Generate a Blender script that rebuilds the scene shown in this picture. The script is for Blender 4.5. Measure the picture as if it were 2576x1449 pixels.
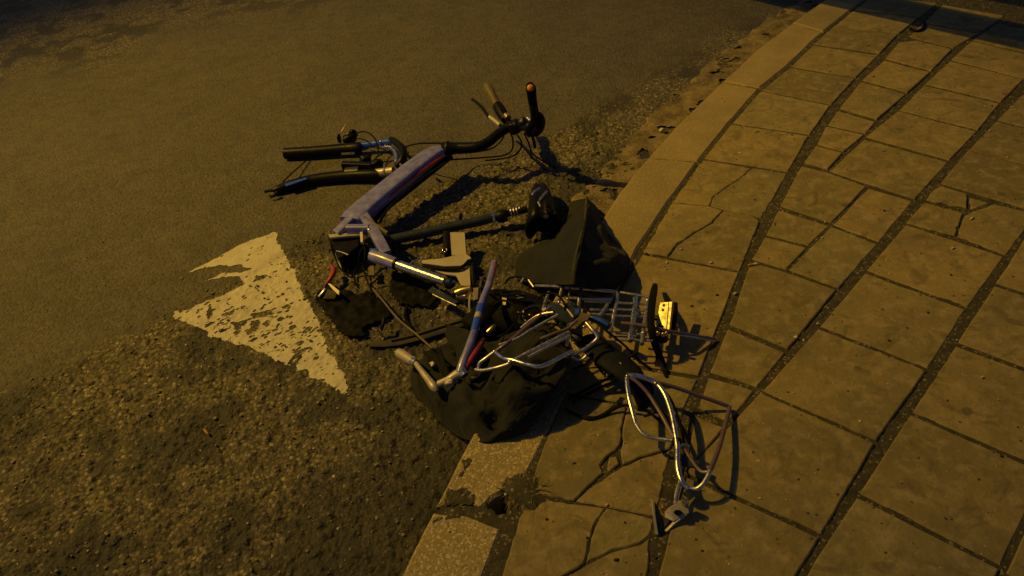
import bpy, bmesh, math, random
import numpy as np
from mathutils import Vector, Matrix

random.seed(11)
rng = np.random.default_rng(11)
scene = bpy.context.scene
for o in list(bpy.data.objects):
    bpy.data.objects.remove(o)

# ------------------------------------------------------------------ camera
CAM_H = 1.52
PITCH, ROLL = math.radians(38.0), math.radians(-7.7)
FOCAL = 2000.0 / 2576.0                       # focal length / image width
fw = np.array([0, math.cos(PITCH), -math.sin(PITCH)])
up0 = np.array([0, math.sin(PITCH), math.cos(PITCH)])
rt0 = np.array([1.0, 0, 0])
RT = rt0 * math.cos(ROLL) + up0 * math.sin(ROLL)
UP = -rt0 * math.sin(ROLL) + up0 * math.cos(ROLL)
cam_data = bpy.data.cameras.new('camera')
cam_data.sensor_width = 36.0
cam_data.lens = 36.0 * FOCAL
cam_data.clip_start = 0.05
cam_data.clip_end = 500
cam = bpy.data.objects.new('camera', cam_data)
scene.collection.objects.link(cam)
m = Matrix.Identity(4)
for i in range(3):
    m[i][0], m[i][1], m[i][2] = RT[i], UP[i], -fw[i]
m[2][3] = CAM_H
cam.matrix_world = m
scene.camera = cam

# ------------------------------------------------------------------ night sky, a weak orange sun added as an even base light; the near street lamp is built below
SUN_EL, SUN_HEAD = math.radians(49), math.radians(-19)    # the light travels towards SUN_HEAD
to_light = Vector((-math.cos(SUN_EL) * math.cos(SUN_HEAD), -math.cos(SUN_EL) * math.sin(SUN_HEAD), math.sin(SUN_EL)))
world = bpy.data.worlds.new('World')
scene.world = world
world.use_nodes = True
wn = world.node_tree.nodes
wl = world.node_tree.links
bgn = wn.get('Background') or wn.new('ShaderNodeBackground')
sky = wn.new('ShaderNodeTexSky')
sky.sky_type = 'NISHITA'
sky.sun_disc = False
sky.sun_elevation = SUN_EL
sky.sun_rotation = math.atan2(to_light.x, to_light.y)
wl.new(sky.outputs['Color'], bgn.inputs['Color'])
bgn.inputs['Strength'].default_value = 0.015
LAMP_COLOR = (1.0, 0.585, 0.042)
sun = bpy.data.lights.new('sun', 'SUN')
sun.energy = 0.16
sun.angle = math.radians(0.9)
sun.color = LAMP_COLOR
suno = bpy.data.objects.new('sun', sun)
scene.collection.objects.link(suno)
suno.rotation_euler = to_light.to_track_quat('Z', 'Y').to_euler()
scene.view_settings.view_transform = 'Standard'
scene.view_settings.look = 'None'
scene.view_settings.exposure = 0.0
scene.view_settings.gamma = 1.0

ROAD = -0.10                                   # road level; the pavement is z = 0


def at(u, v, z=0.0):
    """World point at height z that was sighted at picture position u, v (a 2576 x 1449 survey)."""
    d = fw + RT * (u - 1288) / 2000.0 + UP * (724.5 - v) / 2000.0
    t = (z - CAM_H) / d[2]
    return np.array([t * d[0], t * d[1], z])


# ------------------------------------------------------------------ noise helpers
def _hash(ix, iy, s):
    h = (ix.astype(np.int64) * 374761393 + iy.astype(np.int64) * 668265263 + s * 1442695041) & 0xffffffff
    h = ((h ^ (h >> 13)) * 1274126177) & 0xffffffff
    h = (h ^ (h >> 16)) & 0xffffffff
    return h / 4294967295.0


def vnoise(x, y, s=0):
    ix, iy = np.floor(x), np.floor(y)
    fx, fy = x - ix, y - iy
    fx, fy = fx * fx * (3 - 2 * fx), fy * fy * (3 - 2 * fy)
    a, b = _hash(ix, iy, s), _hash(ix + 1, iy, s)
    c, d = _hash(ix, iy + 1, s), _hash(ix + 1, iy + 1, s)
    return (a + (b - a) * fx) * (1 - fy) + (c + (d - c) * fx) * fy


def fbm(x, y, s=0, n=3):
    r, a, t = 0, 0.5, 0
    for k in range(n):
        r = r + a * vnoise(x * 2 ** k, y * 2 ** k, s + k * 17)
        t += a
        a *= 0.5
    return r / t


def worley(x, y, s=0):
    ix, iy = np.floor(x), np.floor(y)
    best = np.full(x.shape, 9.0)
    val = np.zeros(x.shape)
    for dx in (-1, 0, 1):
        for dy in (-1, 0, 1):
            cx, cy = ix + dx, iy + dy
            px, py = cx + _hash(cx, cy, s), cy + _hash(cx, cy, s + 5)
            d = np.hypot(px - x, py - y)
            m_ = d < best
            best = np.where(m_, d, best)
            val = np.where(m_, _hash(cx, cy, s + 9), val)
    return best, val


def inside(poly, x, y):
    poly = np.asarray(poly)
    r = np.zeros(x.shape, bool)
    n = len(poly)
    for i in range(n):
        x1, y1 = poly[i][:2]
        x2, y2 = poly[(i + 1) % n][:2]
        if y1 == y2:
            continue
        c = (y1 > y) != (y2 > y)
        r ^= c & (x < (x2 - x1) * (y - y1) / (y2 - y1) + x1)
    return r


def poly_dist(pl, x, y):
    """distance to an open polyline"""
    best = np.full(x.shape, 1e9)
    for (a, b) in zip(pl[:-1], pl[1:]):
        ax, ay, bx, by = a[0], a[1], b[0], b[1]
        L = (bx - ax) ** 2 + (by - ay) ** 2 + 1e-12
        t = np.clip(((x - ax) * (bx - ax) + (y - ay) * (by - ay)) / L, 0, 1)
        best = np.minimum(best, np.hypot(x - ax - t * (bx - ax), y - ay - t * (by - ay)))
    return best


# ------------------------------------------------------------------ materials
MATS = {}


def new_mat(name):
    mt = bpy.data.materials.new(name)
    mt.use_nodes = True
    nt = mt.node_tree
    b = nt.nodes.get('Principled BSDF')
    MATS[name] = mt
    return mt, nt, b


def N(nt, kind, **kw):
    n = nt.nodes.new(kind)
    for k, v in kw.items():
        if k in n.inputs:
            n.inputs[k].default_value = v
        else:
            setattr(n, k, v)
    return n


def ramp(nt, src, stops):
    r = nt.nodes.new('ShaderNodeValToRGB')
    e = r.color_ramp.elements
    while len(e) < len(stops):
        e.new(0.5)
    for k, (p, c) in enumerate(stops):
        e[k].position = p
        e[k].color = (c, c, c, 1) if isinstance(c, (int, float)) else (*c, 1)
    nt.links.new(src, r.inputs[0])
    return r.outputs[0]


def mix(nt, fac, a, b, mode='MIX'):
    n = nt.nodes.new('ShaderNodeMix')
    n.data_type = 'RGBA'
    n.blend_type = mode
    for sock, val in ((n.inputs[0], fac), (n.inputs[6], a), (n.inputs[7], b)):
        if hasattr(val, 'is_linked'):
            nt.links.new(val, sock)
        elif isinstance(val, (int, float)):
            sock.default_value = val
        else:
            sock.default_value = (*val, 1)
    return n.outputs[2]


def world_pos(nt):
    return nt.nodes.new('ShaderNodeNewGeometry').outputs['Position']


def noise(nt, vec, scale, detail=3, rough=0.55):
    n = N(nt, 'ShaderNodeTexNoise', Scale=scale, Detail=detail, Roughness=rough)
    nt.links.new(vec, n.inputs['Vector'])
    return n.outputs[0]


def voro(nt, vec, scale, feature='F1', out='Distance'):
    n = nt.nodes.new('ShaderNodeTexVoronoi')
    n.feature = feature
    n.inputs['Scale'].default_value = scale
    nt.links.new(vec, n.inputs['Vector'])
    return n.outputs[out]


def bump(nt, b, h, strength, dist):
    n = N(nt, 'ShaderNodeBump', Strength=strength, Distance=dist)
    nt.links.new(h, n.inputs['Height'])
    nt.links.new(n.outputs[0], b.inputs['Normal'])
    return n


def math_node(nt, op, a, b):
    n = nt.nodes.new('ShaderNodeMath')
    n.operation = op
    for k, val in enumerate((a, b)):
        if hasattr(val, 'is_linked'):
            nt.links.new(val, n.inputs[k])
        else:
            n.inputs[k].default_value = val
    return n.outputs[0]


def mat_asphalt():
    mt, nt, b = new_mat('asphalt')
    p = world_pos(nt)
    att = N(nt, 'ShaderNodeAttribute', attribute_name='coarse')
    co = att.outputs['Fac']
    big = noise(nt, p, 3.2, 4, 0.6)
    mid = noise(nt, p, 14, 3, 0.6)
    fine = noise(nt, p, 330, 2, 0.6)
    stones = voro(nt, p, 95, out='Color')
    sd = voro(nt, p, 95)
    hs = N(nt, 'ShaderNodeSeparateColor')
    nt.links.new(stones, hs.inputs[0])
    smooth_c = ramp(nt, big, [(0.3, (0.066, 0.062, 0.058)), (0.7, (0.104, 0.092, 0.079))])
    smooth_c = mix(nt, ramp(nt, hs.outputs[1], [(0.0, 0.0), (0.45, 0.15), (1.0, 0.75)]), smooth_c, (0.128, 0.114, 0.094))
    smooth_c = mix(nt, ramp(nt, hs.outputs[2], [(0.0, 0.65), (0.3, 0.0)]), smooth_c, (0.04, 0.038, 0.034))
    smooth_c = mix(nt, ramp(nt, mid, [(0.3, 0.55), (0.55, 0.0)]), smooth_c, (0.052, 0.05, 0.044))
    smooth_c = mix(nt, ramp(nt, noise(nt, p, 55, 3, 0.7), [(0.55, 0.0), (0.8, 0.5)]), smooth_c, (0.13, 0.105, 0.08))
    coarse_c = ramp(nt, hs.outputs[0], [(0.0, (0.055, 0.05, 0.043)), (0.5, (0.125, 0.106, 0.08)), (0.9, (0.22, 0.185, 0.13)), (1.0, (0.36, 0.32, 0.25))])
    coarse_c = mix(nt, ramp(nt, sd, [(0.35, 0.0), (0.7, 0.75)]), coarse_c, (0.05, 0.046, 0.04))
    tar = ramp(nt, noise(nt, p, 4.2, 5, 0.65), [(0.48, 0.0), (0.57, 0.9)])
    coarse_c = mix(nt, tar, coarse_c, (0.034, 0.034, 0.036))
    ta = N(nt, 'ShaderNodeAttribute', attribute_name='tar').outputs['Fac']
    coarse_c = mix(nt, math_node(nt, 'MULTIPLY', ta, 0.75), coarse_c, (0.030, 0.030, 0.033))
    col = mix(nt, co, smooth_c, coarse_c)
    nt.links.new(col, b.inputs['Base Color'])
    b.inputs['Roughness'].default_value = 0.72
    b.inputs['Specular IOR Level'].default_value = 0.4
    h = math_node(nt, 'ADD', math_node(nt, 'MULTIPLY', fine, 0.5), math_node(nt, 'MULTIPLY', noise(nt, p, 120, 3), 1.0))
    h = math_node(nt, 'SUBTRACT', h, math_node(nt, 'MULTIPLY', sd, 0.9))
    bump(nt, b, h, 0.9, 0.005)
    return mt


def mat_slab():
    mt, nt, b = new_mat('concrete_slab')
    p = world_pos(nt)
    oi = nt.nodes.new('ShaderNodeObjectInfo')
    base = ramp(nt, oi.outputs['Random'], [(0.0, (0.19, 0.158, 0.075)), (0.3, (0.28, 0.222, 0.095)), (0.6, (0.34, 0.258, 0.11)), (0.8, (0.235, 0.205, 0.095)), (1.0, (0.30, 0.245, 0.125))])
    big = noise(nt, p, 5.5, 4, 0.6)
    col = mix(nt, ramp(nt, big, [(0.3, 0.75), (0.62, 0.0)]), base, (0.13, 0.115, 0.07))
    col = mix(nt, ramp(nt, noise(nt, p, 75, 4, 0.7), [(0.3, 0.5), (0.55, 0.0)]), col, (0.17, 0.14, 0.085))
    col = mix(nt, ramp(nt, noise(nt, p, 21, 4, 0.65), [(0.48, 0.0), (0.74, 0.7)]), col, (0.40, 0.32, 0.20))
    fine = noise(nt, p, 420, 2, 0.6)
    col = mix(nt, ramp(nt, fine, [(0.3, 0.3), (0.5, 0.0)]), col, (0.13, 0.11, 0.08))
    st = noise(nt, p, 11, 5, 0.7)
    st.node.inputs['Distortion'].default_value = 0.8
    col = mix(nt, ramp(nt, st, [(0.52, 0.0), (0.66, 0.7)]), col, (0.115, 0.095, 0.055))
    gum = math_node(nt, 'MULTIPLY', ramp(nt, voro(nt, p, 8), [(0.085, 1.0), (0.12, 0.0)]), ramp(nt, noise(nt, p, 9, 1), [(0.5, 0.0), (0.55, 1.0)]))
    col = mix(nt, math_node(nt, 'MULTIPLY', gum, 0.65), col, (0.075, 0.068, 0.05))
    spots = voro(nt, p, 38)
    sel = noise(nt, p, 30, 1)
    dots = math_node(nt, 'MULTIPLY', ramp(nt, spots, [(0.10, 1.0), (0.16, 0.0)]), ramp(nt, sel, [(0.52, 0.0), (0.60, 1.0)]))
    col = mix(nt, dots, col, (0.06, 0.05, 0.04))
    chips = math_node(nt, 'MULTIPLY', ramp(nt, voro(nt, p, 61), [(0.09, 1.0), (0.14, 0.0)]), ramp(nt, noise(nt, p, 47, 1), [(0.55, 0.0), (0.62, 1.0)]))
    col = mix(nt, math_node(nt, 'MULTIPLY', chips, 0.7), col, (0.5, 0.44, 0.33))
    nt.links.new(col, b.inputs['Base Color'])
    b.inputs['Roughness'].default_value = 0.8
    b.inputs['Specular IOR Level'].default_value = 0.3
    h = math_node(nt, 'ADD', math_node(nt, 'MULTIPLY', fine, 0.35), math_node(nt, 'MULTIPLY', noise(nt, p, 60, 4, 0.6), 1.0))
    h = math_node(nt, 'SUBTRACT', h, math_node(nt, 'MULTIPLY', dots, 0.6))
    bump(nt, b, h, 0.55, 0.004)
    return mt


def mat_kerb():
    mt, nt, b = new_mat('kerb_concrete')
    p = world_pos(nt)
    oi = nt.nodes.new('ShaderNodeObjectInfo')
    base = ramp(nt, oi.outputs['Random'], [(0.0, (0.27, 0.215, 0.105)), (1.0, (0.31, 0.24, 0.12))])
    col = mix(nt, ramp(nt, noise(nt, p, 6, 4, 0.6), [(0.35, 0.45), (0.6, 0.0)]), base, (0.16, 0.13, 0.065))
    gr = voro(nt, p, 210, out='Color')
    hs = N(nt, 'ShaderNodeSeparateColor')
    nt.links.new(gr, hs.inputs[0])
    att = N(nt, 'ShaderNodeAttribute', attribute_name='worn')
    sp = math_node(nt, 'MULTIPLY', ramp(nt, hs.outputs[0], [(0.0, 0.0), (0.62, 0.0), (0.95, 0.9)]), att.outputs['Fac'])
    col = mix(nt, sp, col, (0.52, 0.45, 0.33))
    sp2 = math_node(nt, 'MULTIPLY', ramp(nt, hs.outputs[1], [(0.0, 0.8), (0.25, 0.0)]), att.outputs['Fac'])
    col = mix(nt, sp2, col, (0.15, 0.12, 0.08))
    nt.links.new(col, b.inputs['Base Color'])
    b.inputs['Roughness'].default_value = 0.75
    h = math_node(nt, 'ADD', math_node(nt, 'MULTIPLY', voro(nt, p, 210), -0.5), noise(nt, p, 300, 2))
    bump(nt, b, h, 0.5, 0.003)
    return mt


def mat_dirt(name, c0, c1, scale=40):
    mt, nt, b = new_mat(name)
    p = world_pos(nt)
    col = ramp(nt, noise(nt, p, scale, 5, 0.65), [(0.3, c0), (0.7, c1)])
    gr = voro(nt, p, 190, out='Color')
    hs = N(nt, 'ShaderNodeSeparateColor')
    nt.links.new(gr, hs.inputs[0])
    col = mix(nt, ramp(nt, hs.outputs[0], [(0.0, 0.0), (0.86, 0.0), (1.0, 0.7)]), col, (0.34, 0.29, 0.2))
    nt.links.new(col, b.inputs['Base Color'])
    b.inputs['Roughness'].default_value = 0.9
    bump(nt, b, noise(nt, p, 150, 4, 0.7), 0.9, 0.006)
    return mt


def mat_simple(name, col, rough=0.5, metal=0.0, var=0.25, vscale=25, bumps=0.0, bscale=200, spec=0.5, coat=0.0, dark=None):
    mt, nt, b = new_mat(name)
    tc = nt.nodes.new('ShaderNodeTexCoord').outputs['Object']
    d = dark or tuple(c * (1 - var) for c in col)
    l = tuple(min(1, c * (1 + var * 0.6)) for c in col)
    c = ramp(nt, noise(nt, tc, vscale, 4, 0.65), [(0.3, d), (0.7, l)])
    nt.links.new(c, b.inputs['Base Color'])
    r = ramp(nt, noise(nt, tc, vscale * 2.3, 3), [(0.3, max(0.02, rough - 0.12)), (0.7, min(1, rough + 0.14))])
    nt.links.new(r, b.inputs['Roughness'])
    b.inputs['Metallic'].default_value = metal
    b.inputs['Specular IOR Level'].default_value = spec
    b.inputs['Coat Weight'].default_value = coat
    b.inputs['Coat Roughness'].default_value = 0.15
    if bumps:
        bump(nt, b, noise(nt, tc, bscale, 3), bumps, 0.002)
    return mt


def mat_fabric(name, col):
    mt, nt, b = new_mat(name)
    p = world_pos(nt)
    c = ramp(nt, noise(nt, p, 9, 4, 0.6), [(0.3, tuple(x * 0.72 for x in col)), (0.7, tuple(x * 1.2 for x in col))])
    nt.links.new(c, b.inputs['Base Color'])
    b.inputs['Roughness'].default_value = 0.9
    b.inputs['Sheen Weight'].default_value = 0.05
    b.inputs['Specular IOR Level'].default_value = 0.15
    wr = noise(nt, p, 13, 2, 0.45)
    wr.node.inputs['Distortion'].default_value = 1.4
    bump(nt, b, math_node(nt, 'ADD', wr, math_node(nt, 'MULTIPLY', noise(nt, p, 500, 2), 0.03)), 0.55, 0.02)
    return mt


def mat_paint():
    mt, nt, b = new_mat('road_paint')
    p = world_pos(nt)
    c = ramp(nt, noise(nt, p, 16, 5, 0.7), [(0.25, (0.36, 0.34, 0.33)), (0.5, (0.50, 0.475, 0.45)), (0.8, (0.58, 0.555, 0.52))])
    c = mix(nt, ramp(nt, noise(nt, p, 260, 3), [(0.3, 0.45), (0.5, 0.0)]), c, (0.26, 0.22, 0.17))
    nt.links.new(c, b.inputs['Base Color'])
    b.inputs['Roughness'].default_value = 0.8
    bump(nt, b, noise(nt, p, 170, 3), 0.5, 0.003)
    return mt


mat_asphalt(); mat_slab(); mat_kerb(); mat_paint()
mat_dirt('joint_dirt', (0.028, 0.025, 0.018), (0.082, 0.072, 0.048))
mat_dirt('gutter_sand', (0.05, 0.042, 0.028), (0.27, 0.21, 0.12), 14)
mat_simple('lilac_paint', (0.20, 0.205, 0.66), 0.36, 0.0, 0.42, 26, 0.15, 300, 0.6, 0.4)
mat_simple('red_paint', (0.34, 0.035, 0.035), 0.3, 0.0, 0.3, 30, 0.0, 200, 0.6, 0.4)
mat_simple('blue_paint', (0.03, 0.10, 0.95), 0.28, 0.0, 0.25, 30, 0.0, 200, 0.6, 0.5)
mat_simple('rose_paint', (0.13, 0.085, 0.13), 0.38, 0.0, 0.3, 30, 0.0, 200, 0.5, 0.3)
mat_simple('black_metal', (0.0055, 0.0065, 0.011), 0.40, 0.0, 0.3, 40, 0.1, 300, 0.16)
mat_simple('black_plastic', (0.005, 0.005, 0.006), 0.42, 0.0, 0.3, 40, 0.2, 250, 0.16)
mat_simple('black_rubber', (0.0065, 0.0065, 0.008), 0.7, 0.0, 0.35, 30, 0.3, 180, 0.1)
mat_simple('dusty_rubber', (0.060, 0.056, 0.046), 0.85, 0.0, 0.4, 22, 0.5, 180, 0.2)
mat_simple('brown_grip', (0.13, 0.105, 0.06), 0.6, 0.0, 0.35, 60, 0.4, 200, 0.4)
mat_simple('chrome', (0.78, 0.78, 0.80), 0.24, 1.0, 0.15, 40, 0.1, 300)
mat_simple('steel_rod', (0.62, 0.60, 0.60), 0.40, 1.0, 0.3, 60, 0.15, 400)
mat_simple('brass', (0.72, 0.55, 0.22), 0.3, 1.0, 0.2, 60)
mat_simple('pale_alloy', (0.46, 0.42, 0.38), 0.5, 0.35, 0.2, 30, 0.15, 200)
mat_simple('grey_plastic', (0.40, 0.36, 0.335), 0.55, 0.0, 0.1, 14, 0.1, 200, 0.4)
mat_simple('reflector_plate', (0.62, 0.54, 0.34), 0.52, 0.7, 0.12, 30, 0.1, 200, 0.6)
mat_simple('orange_cap', (0.85, 0.30, 0.03), 0.35, 0.0, 0.2, 120, 0.3, 300, 0.6)
mat_simple('tan_strap', (0.16, 0.13, 0.085), 0.8, 0.0, 0.25, 40, 0.4, 300, 0.3)
mat_simple('slate_tube', (0.026, 0.036, 0.062), 0.36, 0.0, 0.35, 30, 0.15, 250, 0.4)
mat_simple('blue_black', (0.006, 0.009, 0.022), 0.4, 0.0, 0.3, 30, 0.2, 250, 0.5)
mat_simple('matte_slate', (0.012, 0.014, 0.022), 0.7, 0.0, 0.4, 20, 0.2, 250, 0.12)
mat_simple('stone', (0.26, 0.23, 0.17), 0.85, 0.0, 0.35, 60, 0.6, 300, 0.2)
mat_simple('pale_stone', (0.55, 0.48, 0.36), 0.8, 0.0, 0.25, 60, 0.5, 300, 0.3)
mat_simple('dark_stone', (0.05, 0.043, 0.034), 0.85, 0.0, 0.35, 60, 0.6, 300, 0.2)
mat_simple('paper', (0.62, 0.56, 0.45), 0.8, 0.0, 0.2, 80, 0.3, 300, 0.2)
mat_simple('dry_leaf', (0.42, 0.20, 0.05), 0.7, 0.0, 0.35, 90, 0.4, 300, 0.3)
mat_simple('dead_grass', (0.20, 0.16, 0.075), 0.8, 0.0, 0.4, 50, 0.0, 200, 0.2)
mat_simple('green_grass', (0.055, 0.068, 0.025), 0.8, 0.0, 0.4, 50, 0.0, 200, 0.2)
mat_fabric('olive_fabric', (0.019, 0.0205, 0.023))
mat_fabric('dark_fabric', (0.008, 0.009, 0.011))


# ------------------------------------------------------------------ mesh helpers
def link(name, verts, faces, mat, parent=None, smooth=True):
    me = bpy.data.meshes.new(name)
    me.from_pydata([tuple(map(float, v)) for v in verts], [], faces)
    me.update()
    if smooth:
        me.polygons.foreach_set('use_smooth', [True] * len(me.polygons))
    me.materials.append(MATS[mat])
    o = bpy.data.objects.new(name, me)
    scene.collection.objects.link(o)
    if parent is not None:
        o.parent = parent
        o.matrix_parent_inverse = parent.matrix_world.inverted() if parent.type != 'EMPTY' else Matrix.Translation(-Vector(parent.location))
    return o


def thing(name, label, cat, loc, group=None):
    o = bpy.data.objects.new(name, None)
    o.empty_display_size = 0.05
    scene.collection.objects.link(o)
    o.location = tuple(map(float, loc))
    o['label'] = label
    o['category'] = cat
    if group:
        o['group'] = group
    return o


def tag(o, label, cat, group=None):
    o['label'] = label
    o['category'] = cat
    if group:
        o['group'] = group
    return o


def structure(o):
    o['kind'] = 'structure'
    return o


def catmull(pts, k):
    pts = np.asarray(pts, float)
    if k <= 1 or len(pts) < 3:
        return pts
    out = []
    n = len(pts)
    for i in range(n - 1):
        p0, p1, p2, p3 = pts[max(i - 1, 0)], pts[i], pts[i + 1], pts[min(i + 2, n - 1)]
        for j in range(k):
            t = j / k
            out.append(0.5 * ((2 * p1) + (-p0 + p2) * t + (2 * p0 - 5 * p1 + 4 * p2 - p3) * t * t + (-p0 + 3 * p1 - 3 * p2 + p3) * t ** 3))
    out.append(pts[-1])
    return np.array(out)


def sweep(pts, radii, seg=10, flat=1.0, boxy=False, up=(0, 0, 1), cap=True):
    """tube along pts; flat = thickness / width of the section (the width lies level)"""
    pts = np.asarray(pts, float)
    n = len(pts)
    verts, faces = [], []
    T = np.gradient(pts, axis=0)
    T /= np.linalg.norm(T, axis=1)[:, None] + 1e-12
    upv = np.array(up, float)
    prev = None
    for i in range(n):
        t = T[i]
        if prev is None:
            s = np.cross(t, upv)
            if np.linalg.norm(s) < 0.1:
                s = np.cross(t, [0, 1, 0])
        else:
            s = prev - t * (prev @ t)
        s /= np.linalg.norm(s) + 1e-12
        prev = s
        w = np.cross(s, t)
        for j in range(seg):
            a = 2 * math.pi * (j + 0.5) / seg
            ca, sa = math.cos(a), math.sin(a)
            if boxy:
                e = 0.38
                ca = math.copysign(abs(ca) ** e, ca)
                sa = math.copysign(abs(sa) ** e, sa)
            verts.append(pts[i] + radii[i] * (ca * s + sa * w * flat))
    for i in range(n - 1):
        for j in range(seg):
            a, b = i * seg + j, i * seg + (j + 1) % seg
            faces.append((a, b, b + seg, a + seg))
    if cap:
        faces.append(tuple(range(seg))[::-1])
        faces.append(tuple((n - 1) * seg + j for j in range(seg)))
    return verts, faces


def tube(name, pts, r, mat, parent, k=5, seg=10, flat=1.0, boxy=False, up=(0, 0, 1)):
    """pts: (u, v, z) survey points, or (u, v, z, r)"""
    P = np.array([np.append(at(*q[:3]), q[3] if len(q) > 3 else r) for q in pts])
    P = catmull(P, k)
    v, f = sweep(P[:, :3], P[:, 3], seg, flat, boxy, up)
    o = link(name, v, f, mat, parent)
    shade(o)
    return o


def tube3(name, pts, r, mat, parent, k=5, seg=10, flat=1.0, boxy=False, up=(0, 0, 1)):
    P = np.array([np.append(q[:3], q[3] if len(q) > 3 else r) for q in pts], float)
    P = catmull(P, k)
    v, f = sweep(P[:, :3], P[:, 3], seg, flat, boxy, up)
    o = link(name, v, f, mat, parent)
    shade(o)
    return o


def shade(o, ang=40):
    try:
        o.data.set_sharp_from_angle(angle=math.radians(ang))
    except Exception:
        pass


def plate(name, poly, th, mat, parent, bev=0.0015):
    """a flat piece: survey outline (u, v, z) of its upper face, with thickness th downwards along its own normal"""
    P = np.array([at(*q) for q in poly])
    return plate3(name, P, th, mat, parent, bev)


def plate3(name, P, th, mat, parent, bev=0.0015):
    P = np.asarray(P, float)
    nrm = np.zeros(3)
    for i in range(len(P)):
        nrm += np.cross(P[i], P[(i + 1) % len(P)])
    nrm /= np.linalg.norm(nrm)
    if nrm[2] < 0:
        P = P[::-1]
        nrm = -nrm
    n = len(P)
    c = P.mean(0)
    inner = P + (c - P) / (np.linalg.norm(c - P, axis=1)[:, None] + 1e-9) * bev
    V = list(inner) + list(P - nrm * bev) + list(P - nrm * th)
    F = [tuple(range(n))]
    for a in (0, n):
        for i in range(n):
            j = (i + 1) % n
            F.append((a + i, a + n + i, a + n + j, a + j))
    F.append(tuple(range(3 * n - 1, 2 * n - 1, -1)))
    bm = bmesh.new()
    vs = [bm.verts.new(v) for v in V]
    for f in F:
        bm.faces.new([vs[i] for i in f])
    bmesh.ops.recalc_face_normals(bm, faces=bm.faces)
    bmesh.ops.triangulate(bm, faces=[f for f in bm.faces if len(f.verts) > 4])
    me = bpy.data.meshes.new(name)
    bm.to_mesh(me)
    bm.free()
    me.materials.append(MATS[mat])
    o = bpy.data.objects.new(name, me)
    scene.collection.objects.link(o)
    if parent is not None:
        o.parent = parent
        o.matrix_parent_inverse = parent.matrix_world.inverted() if parent.type != 'EMPTY' else Matrix.Translation(-Vector(parent.location))
    return o


def box_bar(name, a, b, w, h, mat, parent, up=(0, 0, 1)):
    """rectangular bar between two survey points"""
    return tube(name, [(*a, w), (*b, w)], w, mat, parent, 1, 12, h / w, True, up)


def lump(name, c, size, mat, parent, seed=0, rough=0.15, rot=0.0, sub=3, flatten=0.0):
    """an uneven rounded body around the survey point c"""
    bm = bmesh.new()
    bmesh.ops.create_icosphere(bm, subdivisions=sub, radius=1.0)
    r_ = random.Random(seed)
    off = Vector((r_.uniform(-9, 9), r_.uniform(-9, 9), r_.uniform(-9, 9)))
    from mathutils import noise as mn
    cen = Vector(at(*c)) if len(c) == 3 else Vector(c[:3])
    M = Matrix.Rotation(rot, 3, 'Z')
    for v in bm.verts:
        d = 1 + rough * mn.noise(v.co * 1.6 + off) + rough * 0.5 * mn.noise(v.co * 4 + off)
        p = Vector((v.co.x * size[0], v.co.y * size[1], v.co.z * size[2])) * d
        if flatten and p.z < -size[2] * flatten:
            p.z = -size[2] * flatten
        v.co = cen + M @ p
    me = bpy.data.meshes.new(name)
    bm.to_mesh(me)
    bm.free()
    me.polygons.foreach_set('use_smooth', [True] * len(me.polygons))
    me.materials.append(MATS[mat])
    o = bpy.data.objects.new(name, me)
    scene.collection.objects.link(o)
    if parent is not None:
        o.parent = parent
        o.matrix_parent_inverse = parent.matrix_world.inverted() if parent.type != 'EMPTY' else Matrix.Translation(-Vector(parent.location))
    return o


def grid_axis(lo, hi, step, far_lo, far_hi, g=1.35):
    a = list(np.arange(lo, hi + 1e-6, step))
    s, x = step, hi
    while x < far_hi:
        s *= g
        x += s
        a.append(x)
    s, x, b = step, lo, []
    while x > far_lo:
        s *= g
        x -= s
        b.append(x)
    return np.array(b[::-1] + a)


def height_mesh(name, X, Y, Z, mat, keep=None, attr=None):
    ny, nx = X.shape
    idx = np.arange(nx * ny).reshape(ny, nx)
    q = np.stack([idx[:-1, :-1], idx[:-1, 1:], idx[1:, 1:], idx[1:, :-1]], -1).reshape(-1, 4)
    if keep is not None:
        q = q[keep.reshape(-1)]
    used, inv = np.unique(q, return_inverse=True)
    q = inv.reshape(-1, 4)
    co = np.stack([X, Y, Z], -1).reshape(-1, 3)[used]
    me = bpy.data.meshes.new(name)
    me.vertices.add(len(co))
    me.vertices.foreach_set('co', co.ravel())
    me.loops.add(q.size)
    me.loops.foreach_set('vertex_index', q.ravel().astype(np.int32))
    me.polygons.add(len(q))
    me.polygons.foreach_set('loop_start', np.arange(0, q.size, 4, dtype=np.int32))
    me.polygons.foreach_set('use_smooth', np.ones(len(q), bool))
    me.update(calc_edges=True)
    me.validate()
    if attr is not None:
        a = me.attributes.new(attr[0], 'FLOAT', 'POINT')
        a.data.foreach_set('value', attr[1].reshape(-1)[used].astype(np.float32))
    me.materials.append(MATS[mat])
    o = bpy.data.objects.new(name, me)
    scene.collection.objects.link(o)
    return o


# ------------------------------------------------------------------ the ground lines: kerb, joints
def line(pts, z=0.0):
    return np.array([at(u, v, z)[:2] for u, v in pts])


def extend(pl, a=25.0, b=25.0):
    d0 = pl[0] - pl[1]
    d1 = pl[-1] - pl[-2]
    return np.vstack([pl[0] + d0 / np.linalg.norm(d0) * a, pl, pl[-1] + d1 / np.linalg.norm(d1) * b])


kerb_out = line([(1005, 1449), (1093, 1274), (1180, 1105), (1290, 918), (1405, 724), (1528, 530), (1558, 483), (1608, 420), (1713, 302), (1818, 203), (1913, 116), (2008, 45), (2073, 0)])
kerb_in = line([(1222, 1449), (1272, 1315), (1320, 1215), (1390, 1072), (1500, 845), (1608, 625), (1684, 510), (1763, 400), (1834, 311), (1908, 226), (1983, 166), (2040, 110), (2090, 67), (2145, 24)])
KO, KI = extend(kerb_out), extend(kerb_in)
n_mid = 40


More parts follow.
